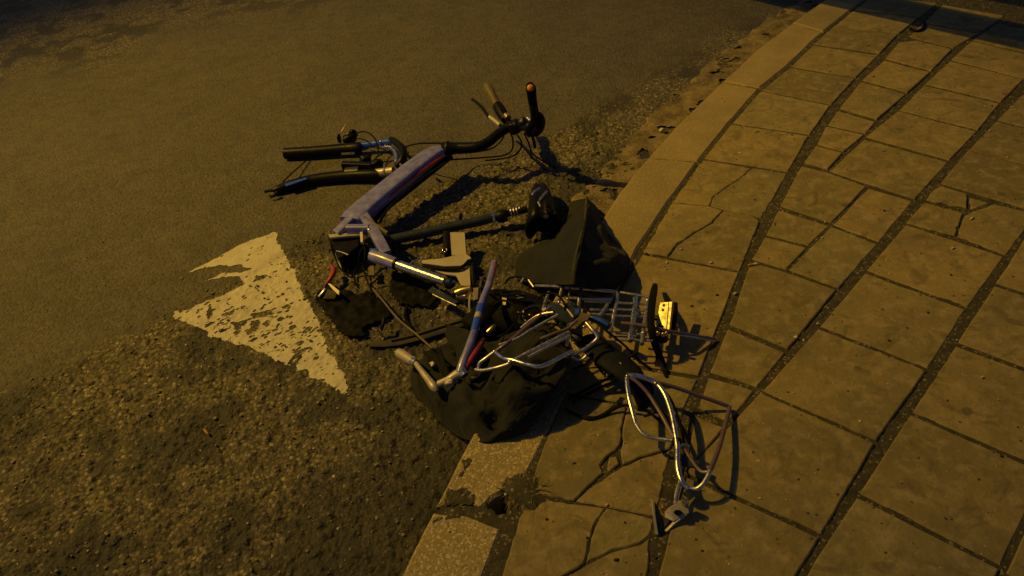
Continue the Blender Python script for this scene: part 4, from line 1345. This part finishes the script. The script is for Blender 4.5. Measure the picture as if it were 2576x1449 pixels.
tube('hub_nut', [(1728, 1234, 0.036, 0.012), (1742, 1252, 0.026, 0.013)], 0.012, 'slate_tube', rear, 1, 12)
dp = plate('dropout_plate', [(1684, 1276, 0.034), (1702, 1266, 0.040), (1716, 1258, 0.042), (1732, 1268, 0.036), (1734, 1290, 0.028), (1718, 1300, 0.022), (1694, 1312, 0.016), (1672, 1302, 0.016), (1672, 1288, 0.022)], 0.007, 'pale_alloy', rear)
tube('dropout_hole', [(1706, 1290, 0.020), (1706, 1289.5, 0.034)], 0.0095, 'black_plastic', dp, 1, 12, 0.6)
tube('axle_bolt', [(1722, 1268, 0.03), (1723, 1258, 0.052)], 0.0085, 'brass', rear, 1, 10)
tube('axle_bolt', [(1666, 1284, 0.01), (1663, 1262, 0.03)], 0.0045, 'brass', rear, 1, 8)
plate('dropout_claw', [(1636, 1254, 0.05), (1642, 1256, 0.05), (1650, 1300, 0.026), (1656, 1346, 0.004), (1648, 1346, 0.004), (1643, 1300, 0.026)], 0.005, 'pale_alloy', rear)
plate('dropout_claw', [(1716, 1296, 0.022), (1721, 1299, 0.022), (1698, 1318, 0.012), (1676, 1338, 0.004), (1671, 1334, 0.004), (1692, 1312, 0.012)], 0.005, 'pale_alloy', rear)
plate('dark_wedge', [(1648, 1262, 0.04), (1668, 1300, 0.012), (1674, 1332, 0.003), (1656, 1348, 0.003), (1652, 1306, 0.02)], 0.003, 'blue_black', rear)  # thin dark plate filling the wedge between the claws
for pts in ([(1421, 1028, 0.02), (1446, 1042, 0.006), (1480, 1054, 0.005), (1510, 1048, 0.005), (1536, 1034, 0.01), (1560, 1022, 0.02), (1588, 1018, 0.03)],
            [(1430, 1004, 0.02), (1490, 972, 0.03), (1545, 944, 0.05)],
            [(1440, 1010, 0.012), (1500, 980, 0.02), (1552, 956, 0.04)],  # second black line parallel to the one above
            [(1604, 1030, 0.02), (1632, 1036, 0.008), (1652, 1052, 0.006), (1678, 1066, 0.012)],
            [(1624, 952, 0.06), (1638, 972, 0.04), (1640, 990, 0.02), (1626, 1002, 0.012)],  # loop of shade on the slabs, built as a black tube
            [(1578, 900, 0.09), (1592, 894, 0.10), (1604, 888, 0.10)]):
    tube('cable_and_shade', pts, 0.0040, 'black_rubber', rear, 6, 7)

# loose cables, bent struts and brackets hanging around the stays
for pts in ([(1392, 800, 0.10), (1420, 830, 0.13), (1462, 846, 0.11), (1490, 880, 0.06), (1476, 912, 0.02), (1440, 930, 0.01)],
            [(1350, 756, 0.09), (1372, 738, 0.11), (1402, 742, 0.12), (1422, 770, 0.14), (1410, 806, 0.12), (1378, 830, 0.09)],
            [(1240, 770, 0.07), (1262, 756, 0.09), (1290, 766, 0.10), (1300, 800, 0.09), (1276, 836, 0.06), (1240, 852, 0.03)],
            [(1660, 970, 0.08), (1690, 1010, 0.05), (1712, 1070, 0.02), (1722, 1130, 0.012), (1718, 1190, 0.01), (1700, 1250, 0.012)],
            [(1582, 950, 0.09), (1604, 990, 0.06), (1640, 1010, 0.02), (1676, 1050, 0.006), (1694, 1100, 0.006)],
            [(1500, 812, 0.11), (1530, 836, 0.10), (1570, 868, 0.07), (1606, 904, 0.03), (1640, 930, 0.008)],
            [(1212, 720, 0.02), (1236, 738, 0.05), (1270, 742, 0.07), (1310, 740, 0.08), (1346, 750, 0.08)]):
    tube('loose_cable', pts, 0.0032, 'black_rubber', rear, 6, 6)
for pts, r, mt in (([(1576, 944, 0.098), (1604, 962, 0.092), (1630, 990, 0.08), (1656, 1030, 0.07), (1684, 1080, 0.062), (1700, 1112, 0.058)], 0.0046, 'rose_paint'),
                   ([(1700, 1112, 0.058), (1722, 1130, 0.052), (1742, 1160, 0.048), (1764, 1186, 0.05), (1786, 1186, 0.058)], 0.0042, 'rose_paint'),
                   ([(1704, 1130, 0.060), (1716, 1120, 0.058), (1734, 1124, 0.05)], 0.004, 'steel_rod'),
                   ([(1706, 1170, 0.055), (1712, 1206, 0.048), (1702, 1240, 0.040), (1700, 1268, 0.036)], 0.0046, 'steel_rod'),
                   ([(1360, 852, 0.10), (1396, 838, 0.115), (1428, 826, 0.12), (1452, 806, 0.13)], 0.0042, 'rose_paint'),
                   ([(1256, 868, 0.11), (1300, 852, 0.118), (1336, 830, 0.12), (1378, 806, 0.125), (1404, 792, 0.13)], 0.0040, 'steel_rod'),
                   ([(1310, 826, 0.10), (1342, 800, 0.11), (1366, 790, 0.12), (1392, 786, 0.13)], 0.0036, 'steel_rod'),
                   ([(1480, 890, 0.06), (1460, 906, 0.05), (1438, 898, 0.06), (1432, 884, 0.08)], 0.0036, 'steel_rod')):
    tube('bent_strut', [(p[0], p[1], p[2] + (0.032 if p[0] < 1500 else 0.0)) for p in pts], r, mt, rear, 4, 8)
for q in ((1406, 760, 0.125), (1428, 752, 0.12), (1470, 822, 0.125), (1378, 786, 0.12), (1502, 846, 0.108), (1578, 946, 0.10), (1650, 964, 0.094), (1704, 1130, 0.062), (1244, 884, 0.104), (1282, 910, 0.116)):
    lump('stay_bolt', (q[0], q[1], q[2] + (0.032 if q[0] < 1500 else 0.0)), (0.006, 0.006, 0.005), 'chrome' if int(q[0]) % 3 else 'brass', rear, int(q[0]), 0.15, 0, 1)
plate('bent_bracket', [(1362, 776, 0.112), (1384, 768, 0.118), (1390, 778, 0.118), (1372, 794, 0.112)], 0.006, 'pale_alloy', rear)
plate('bent_bracket', [(1296, 740, 0.07), (1318, 736, 0.078), (1322, 748, 0.074), (1300, 752, 0.068)], 0.006, 'slate_tube', rear)
plate('bent_bracket', [(1262, 746, 0.06), (1276, 744, 0.064), (1272, 768, 0.052), (1260, 766, 0.05)], 0.006, 'rose_paint', rear)

# ------------------------------------------------------------------ drive unit with chain ring, between bag and rack
drv = thing('drive_unit', 'black chain case with chain ring and loose chain tangled between the bag and rack', 'drive unit', at(1310, 800, R0))
lump('chain_case', (1318, 800, -0.01), (0.095, 0.060, 0.055), 'black_rubber', drv, 61, 0.25, -0.3, 3, 0.9)
plate('case_cover', [(1258, 732, 0.035), (1300, 728, 0.04), (1350, 742, 0.045), (1388, 762, 0.05), (1384, 776, 0.05), (1340, 762, 0.05), (1290, 752, 0.045), (1256, 748, 0.04)], 0.012, 'black_plastic', drv)
cr = at(1334, 792, 0.058)
V, F = [], []
nt_ = 32
for k in range(nt_ * 2):
    a = math.pi * k / nt_
    for rr_, zz in ((0.030, 0.003), (0.040 if k % 2 else 0.045, 0.003), (0.040 if k % 2 else 0.045, -0.003), (0.030, -0.003)):
        V.append((cr[0] + rr_ * math.cos(a), cr[1] + rr_ * math.sin(a) * 0.9, cr[2] + zz + 0.35 * rr_ * math.cos(a)))
for k in range(nt_ * 2):
    j = (k + 1) % (nt_ * 2)
    for q in range(4):
        F.append((k * 4 + q, k * 4 + (q + 1) % 4, j * 4 + (q + 1) % 4, j * 4 + q))
link('chain_ring', V, F, 'black_metal', drv, False)
ch = at(1322, 790, 0.06)
for k, (u, v) in enumerate([(1317, 784), (1316, 796), (1321, 806), (1331, 817), (1303, 786), (1334, 792)]):
    lump('chain_link', (u, v, 0.072), (0.0030, 0.0085, 0.0035), 'brass' if k % 2 else 'steel_rod', drv, 70 + k, 0.1, 0.3 * k, 1)
tube('pedal_spindle', [(1226, 836, 0.02, 0.006), (1236, 828, 0.025, 0.008), (1246, 818, 0.03, 0.006)], 0.007, 'brass', drv, 2, 10)
tube('hose', [(1270, 714, 0.02), (1282, 700, 0.03), (1302, 696, 0.04), (1322, 702, 0.045), (1334, 716, 0.04), (1340, 726, 0.04)], 0.0032, 'black_rubber', drv, 6, 7)
tube('hose_tip', [(1310, 712, 0.04), (1318, 700, 0.048)], 0.0035, 'chrome', drv, 1, 7)
tube('hose_tip', [(1330, 704, 0.05), (1343, 722, 0.045)], 0.0030, 'steel_rod', drv, 1, 7)
plate('mounting_tab', [(1188, 724, 0.0), (1204, 722, 0.006), (1202, 752, -0.004), (1190, 756, -0.01)], 0.012, 'rose_paint', drv)
tube('mounting_edge', [(1184, 742, -0.01), (1181, 760, -0.016), (1182, 780, -0.03), (1188, 800, -0.05)], 0.0035, 'pale_alloy', drv, 3, 7)
lump('gear_block', (1215, 806, -0.04), (0.06, 0.05, 0.05), 'black_rubber', drv, 66, 0.3, 0.2, 3, 0.95)
lump('gear_block', (1250, 770, -0.03), (0.05, 0.045, 0.05), 'black_rubber', drv, 67, 0.3, 0.2, 3, 0.95)

# ------------------------------------------------------------------ pale bracket
br = thing('battery_bracket', 'pale grey plastic battery bracket with an upright tab lying by the seat post', 'bracket', at(1130, 680, R0))
plate('upright_tab', [(1132, 584, -0.015), (1169, 584, -0.015), (1173, 640, -0.052), (1136, 643, -0.055)], 0.006, 'grey_plastic', br)
plate('base_plate', [(1052, 655, -0.055), (1110, 650, -0.05), (1136, 644, -0.048), (1170, 636, -0.048), (1186, 648, -0.046), (1164, 668, -0.05), (1120, 669, -0.05), (1064, 662, -0.056)], 0.007, 'grey_plastic', br)
plate('lower_plate', [(1082, 676, -0.068), (1130, 674, -0.066), (1182, 674, -0.062), (1184, 720, -0.072), (1160, 718, -0.074), (1148, 694, -0.07), (1120, 690, -0.07)], 0.007, 'grey_plastic', br)
plate('side_wall', [(1182, 672, -0.05), (1188, 662, -0.045), (1196, 700, -0.06), (1190, 724, -0.068)], 0.006, 'black_plastic', br)
box_bar('relay_box', (1126, 596, -0.06), (1128, 640, -0.07), 0.015, 0.03, 'black_plastic', br)
for q in ((1114, 630, -0.05), (1120, 634, -0.05), (1124, 628, -0.045)):
    lump('terminal', q, (0.005, 0.004, 0.005), 'chrome', br, int(q[0]), 0.2, 0, 1)
tube('bracket_lip', [(1064, 668, -0.06), (1120, 676, -0.058), (1158, 674, -0.055), (1180, 655, -0.048)], 0.006, 'black_plastic', br, 3, 8)
tube('bracket_wire', [(1032, 668, -0.06), (1034, 662, -0.05), (1046, 655, -0.046), (1058, 652, -0.05)], 0.0028, 'steel_rod', br, 4, 6)
tube('bracket_wire', [(1078, 684, -0.07), (1092, 690, -0.07), (1108, 692, -0.07)], 0.003, 'paper', br, 3, 6)

# ------------------------------------------------------------------ casing bits, and black sheets laid in for shade, beside the painted triangle
cas = thing('casing_and_shade', 'black casing bits with red grip and sheets laid in for shade beside the painted triangle', 'casing', at(860, 760, R0))
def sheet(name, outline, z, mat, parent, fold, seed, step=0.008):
    """a thin crumpled sheet put on the road in place of shade inside a surveyed outline"""
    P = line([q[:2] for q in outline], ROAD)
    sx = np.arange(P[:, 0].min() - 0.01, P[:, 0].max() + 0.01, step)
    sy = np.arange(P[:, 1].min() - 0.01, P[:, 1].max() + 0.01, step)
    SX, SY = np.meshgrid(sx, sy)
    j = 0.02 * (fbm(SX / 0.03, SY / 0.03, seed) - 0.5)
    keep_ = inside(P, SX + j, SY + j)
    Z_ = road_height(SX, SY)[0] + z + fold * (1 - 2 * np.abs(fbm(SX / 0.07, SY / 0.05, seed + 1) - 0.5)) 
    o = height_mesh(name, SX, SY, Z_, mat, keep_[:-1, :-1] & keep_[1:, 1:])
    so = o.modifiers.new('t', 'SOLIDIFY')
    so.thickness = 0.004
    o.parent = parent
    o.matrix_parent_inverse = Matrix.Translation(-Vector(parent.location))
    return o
sheet('shade_sheet', [(796, 748), (838, 716), (880, 742), (905, 752), (936, 744), (984, 772), (990, 798), (968, 816), (946, 822), (920, 830), (930, 852), (892, 862), (850, 842), (824, 800)], 0.004, 'black_rubber', cas, 0.014, 81)
sheet('shade_sheet', [(988, 696), (1040, 694), (1092, 712), (1110, 752), (1082, 786), (1046, 776), (1004, 772), (978, 742)], 0.004, 'black_rubber', cas, 0.014, 83)
plate('casing_wall', [(824, 726, -0.06), (850, 734, -0.055), (842, 752, -0.07), (812, 752, -0.075)], 0.02, 'black_plastic', cas)
tube('red_grip', [(832, 668, -0.052, 0.006), (839, 676, -0.048, 0.0085), (838, 690, -0.05, 0.009), (826, 708, -0.058, 0.007), (817, 718, -0.062, 0.005)], 0.008, 'red_paint', cas, 4, 10)
plate('grey_bar', [(824, 712, -0.05), (832, 714, -0.048), (854, 732, -0.046), (852, 742, -0.05), (836, 728, -0.052)], 0.006, 'pale_alloy', cas)
tube('wire_end', [(818, 718, -0.06), (812, 730, -0.075), (806, 742, -0.09)], 0.003, 'brass', cas, 2, 6)
tube('grey_bar', [(802, 748, -0.085), (812, 736, -0.08), (820, 726, -0.07)], 0.005, 'steel_rod', cas, 2, 8)
for a, b in (((938, 826, -0.07), (950, 832, -0.06)), ((956, 826, -0.07), (958, 838, -0.065)), ((954, 846, -0.08), (966, 854, -0.082))):
    tube('casing_screw', [a, b], 0.0045, 'brass', cas, 1, 8)
tube('casing_prong', [(966, 802, -0.05), (962, 820, -0.06), (956, 834, -0.075)], 0.006, 'black_metal', cas, 2, 8)

strip = thing('inner_tube', 'flattened dusty black rubber inner tube strip lying on the road', 'rubber strip', at(1080, 840, R0))
tube('tube_strip', [(930, 866, -0.088, 0.012), (985, 862, -0.088, 0.018), (1040, 850, -0.085, 0.020), (1100, 832, -0.083, 0.022), (1150, 815, -0.08, 0.022), (1192, 802, -0.078, 0.016)], 0.02, 'dusty_rubber', strip, 4, 12, 0.34)
tube('tube_ridge', [(985, 858, -0.080), (1040, 846, -0.077), (1100, 827, -0.074), (1188, 800, -0.070)], 0.004, 'black_rubber', strip, 4, 6)
spoke = thing('steel_rod', 'thin bent steel rod leaning from the wiring onto the lower bag', 'rod', at(1020, 820, R0))
tube('rod_shaft', [(938, 726, -0.075), (968, 762, -0.055), (1000, 801, -0.035), (1044, 838, -0.010), (1087, 876, 0.02)], 0.0030, 'tan_strap', spoke, 5, 7)
loop = thing('cable_loop', 'short curved black cable on the sandy ground under the thin rod', 'cable', at(1022, 800, R0))
tube('cable_sheath', [(1024, 770, -0.088), (1019, 790, -0.086), (1022, 806, -0.086), (1036, 826, -0.086)], 0.005, 'black_rubber', loop, 6, 8)

# ------------------------------------------------------------------ small things on the ground
def pebble(name, u, v, z, size, mat, label, cat='stone', seed=0, rot=0.0, rough=0.3):
    p = at(u, v, z)
    o = lump(name, (u, v, z + size[2] * 0.6), size, mat, None, seed, rough, rot, 2, 0.7)
    return tag(o, label, cat)


for i, (nm, u, v, z, sz, mt, lb, ct, rot) in enumerate([
    ('pebble', 2397, 624, 0, (0.011, 0.006, 0.006), 'pale_stone', 'pale pebble with a dark side on the broad slab at the picture edge', 'stone', 0.6),
    ('pebble', 2445, 549, 0, (0.017, 0.006, 0.005), 'pale_stone', 'long pale chip lying beside the crack of the star-cracked slab', 'stone', 0.5),
    ('pebble', 2076, 558, 0, (0.0055, 0.005, 0.006), 'pale_stone', 'tiny pale pebble at the crossing of the slab joints', 'stone', 0),
    ('pebble', 2068, 598, 0, (0.005, 0.005, 0.005), 'pale_stone', 'tiny pale pebble sitting in the narrow slab joint below the crossing', 'stone', 0),
    ('pebble', 1850, 738, 0, (0.012, 0.007, 0.006), 'pale_stone', 'pale flat chip in the wide joint beyond the luggage rack', 'stone', 0.6),
    ('pebble', 2002, 848, 0, (0.010, 0.009, 0.007), 'pale_stone', 'rust stained pebble in the joint between two large slabs', 'stone', 0.2),
    ('pebble', 2022, 856, 0, (0.006, 0.005, 0.006), 'pale_stone', 'small white pebble beside the rust stained pebble in the joint', 'stone', 0.2),
    ('pebble', 2057, 814, 0, (0.007, 0.005, 0.005), 'pale_stone', 'small pale pebble at the upper slab corner of the joint', 'stone', 0.1),
    ('pebble', 1804, 742, 0, (0.012, 0.008, 0.007), 'dark_stone', 'square black chip on the slab right of the black strap', 'stone', 0),
    ('pebble', 1740, 770, 0, (0.010, 0.010, 0.007), 'dark_stone', 'round black chip on the slab beside the yellow rear plate', 'stone', 0),
    ('pebble', 1444, 1166, 0, (0.014, 0.008, 0.006), 'dark_stone', 'dark clod on the cracked slab near the weed', 'stone', 0.3),
    ('pebble', 1375, 1306, 0, (0.008, 0.008, 0.006), 'dark_stone', 'small dark clod on the slab below the weed', 'stone', 0.3),
    ('pebble', 1550, 1408, 0, (0.014, 0.009, 0.006), 'dark_stone', 'dark clod beside the lowest crack of the front slab', 'stone', 0.1),
    ('pebble', 1527, 1270, 0, (0.007, 0.006, 0.006), 'pale_stone', 'pale pebble stuck where the crack meets the slab joint', 'stone', 0.1),
    ('pebble', 1272, 1244, 0, (0.006, 0.006, 0.006), 'pale_stone', 'bright pebble on the rim of the hole in the kerb', 'stone', 0.1),
    ('pebble', 559, 555, -0.095, (0.012, 0.008, 0.006), 'dark_stone', 'single black stone on the smooth asphalt above the painted triangle', 'stone', 0.1),
    ('pebble', 1678, 660, 0, (0.007, 0.006, 0.005), 'pale_stone', 'pale grit lump below the cracked slabs near the upper bag', 'stone', 0.1),
    ('pebble', 1789, 660, 0, (0.009, 0.006, 0.005), 'pale_stone', 'pinkish grit lump on the slab joint near the wide joint', 'stone', 0.1),
    ('pebble', 1862, 384, 0, (0.014, 0.005, 0.003), 'paper', 'white scrap of paper on a slab beside the kerb', 'scrap', 0.1),
    ('pebble', 1664, 326, -0.085, (0.024, 0.014, 0.008), 'paper', 'crumpled pale wrapper lying in the gutter', 'wrapper', 0.8),
]):
    pebble(nm, u, v, z, tuple((0.42 if mt == 'dark_stone' else 0.62) * k for k in sz), mt, lb, ct, 200 + i, rot)


def butt(u, v, z, ang, label):
    p = at(u, v, z + 0.005)
    d = np.array([math.cos(ang), math.sin(ang), 0])
    t = thing('cigarette_butt', label, 'cigarette butt', (p[0], p[1], z))
    a = tube3('filter', [p - d * 0.016, p - d * 0.002], 0.0038, 'dry_leaf', t, 1, 8)
    tube3('paper_end', [p - d * 0.0015, p + d * 0.012], 0.0037, 'paper', t, 1, 8)


butt(1092, 1320, -0.094, 1.4, 'cigarette butt on the dark asphalt next to the kerb')
butt(1895, 665, 0.0, 0.1, 'white cigarette butt at the foot of the wide slab joint')
leaf = plate('leaf', [(510, 1078, -0.082), (514, 1077, -0.080), (522, 1087, -0.082), (525, 1093, -0.085), (518, 1091, -0.084), (512, 1085, -0.084)], 0.002, 'dry_leaf', None)
tag(leaf, 'small curled orange leaf on the rough asphalt below the triangle', 'leaf')
ring = thing('bent_ring', 'black bent rubber ring beside the shaded slabs at the far end', 'rubber ring', at(2312, 66, 0))
tube('ring_band', [(2290, 72, 0.006), (2304, 78, 0.006), (2318, 74, 0.008), (2326, 64, 0.010), (2325, 56, 0.008)], 0.006, 'black_rubber', ring, 6, 8)


def weed():
    t = thing('weed', 'tuft of dry grass weed growing at the kerb joint beside the hole', 'weed', (mound[0], mound[1], 0))
    rr = random.Random(5)
    for nm, n, mt, L0 in (('dry_blades', 55, 'dead_grass', 0.042), ('green_blades', 90, 'green_grass', 0.032)):
        V, F = [], []
        for k in range(n):
            a = rr.uniform(0, 2 * math.pi)
            r0 = rr.uniform(0, 0.035)
            b = np.array([mound[0] + r0 * math.cos(a) * 1.4, mound[1] + r0 * math.sin(a), 0.0])
            a2 = a + rr.uniform(-0.9, 0.9)
            L = L0 * rr.uniform(0.35, 1.0)
            lift = rr.uniform(0.05, 0.55)
            d = np.array([math.cos(a2), math.sin(a2), 0])
            s = np.array([-d[1], d[0], 0]) * rr.uniform(0.0008, 0.0018)
            pts = [b, b + d * L * 0.5 + np.array([0, 0, L * lift * 0.6]), b + d * L + np.array([0, 0, L * lift * 0.55])]
            i0 = len(V)
            V += [pts[0] - s, pts[0] + s, pts[1] + s * 0.8, pts[1] - s * 0.8, pts[2]]
            F += [(i0, i0 + 1, i0 + 2, i0 + 3), (i0 + 3, i0 + 2, i0 + 4)]
        link(nm, V, F, mt, t, False)


weed()

# loose grit over the rough asphalt, the gutter and the joints
def grit():
    bm = bmesh.new()
    bmesh.ops.create_icosphere(bm, subdivisions=1, radius=1.0)
    base_v = np.array([v.co[:] for v in bm.verts])
    base_f = [tuple(v.index for v in f.verts) for f in bm.faces]
    bm.free()
    for name, label, n, smin, smax, mat, seedv in (('gravel', 'loose gravel scattered over the rough asphalt', 2600, 0.002, 0.0058, 'stone', 1), ('pale_gravel', 'pale grit scattered on asphalt and slabs', 420, 0.0016, 0.0042, 'pale_stone', 2), ('dark_gravel', 'dark crumbs scattered over asphalt and slabs', 500, 0.0016, 0.0048, 'dark_stone', 3)):
        r_ = np.random.default_rng(seedv)
        V, F = [], []
        m_ = n * 6
        xx, yy = r_.uniform(-1.7, 2.3, m_), r_.uniform(0.85, 3.4, m_)
        right = inside(np.vstack([KO, [[60, 60], [60, -40]]]), xx, yy)
        zz, cc = road_height(xx, yy)
        ok = np.where(right, (seedv != 1) & (r_.random(m_) < 0.35), r_.random(m_) < 0.08 + 0.92 * cc)
        zz = np.where(right, 0.001, zz)
        for x, y, z in list(zip(xx[ok], yy[ok], zz[ok]))[:n]:
            s = smin + (smax - smin) * r_.random() ** 3
            sc = s * r_.uniform(0.7, 1.25, 3) * [1, 1, 0.75]
            jit = base_v * (1 + 0.25 * (r_.random((len(base_v), 1)) - 0.5))
            a = r_.uniform(0, 6.28)
            ca, sa = math.cos(a), math.sin(a)
            p = jit * sc
            p = np.stack([p[:, 0] * ca - p[:, 1] * sa, p[:, 0] * sa + p[:, 1] * ca, p[:, 2]], 1) + [x, y, z + sc[2] * 0.4]
            i0 = len(V)
            V.extend(p)
            F.extend([tuple(i0 + i for i in f) for f in base_f])
        o = link('gravel', V, F, mat, None, False)
        o['kind'] = 'stuff'
        o['label'] = label
        o['category'] = 'gravel'


grit()
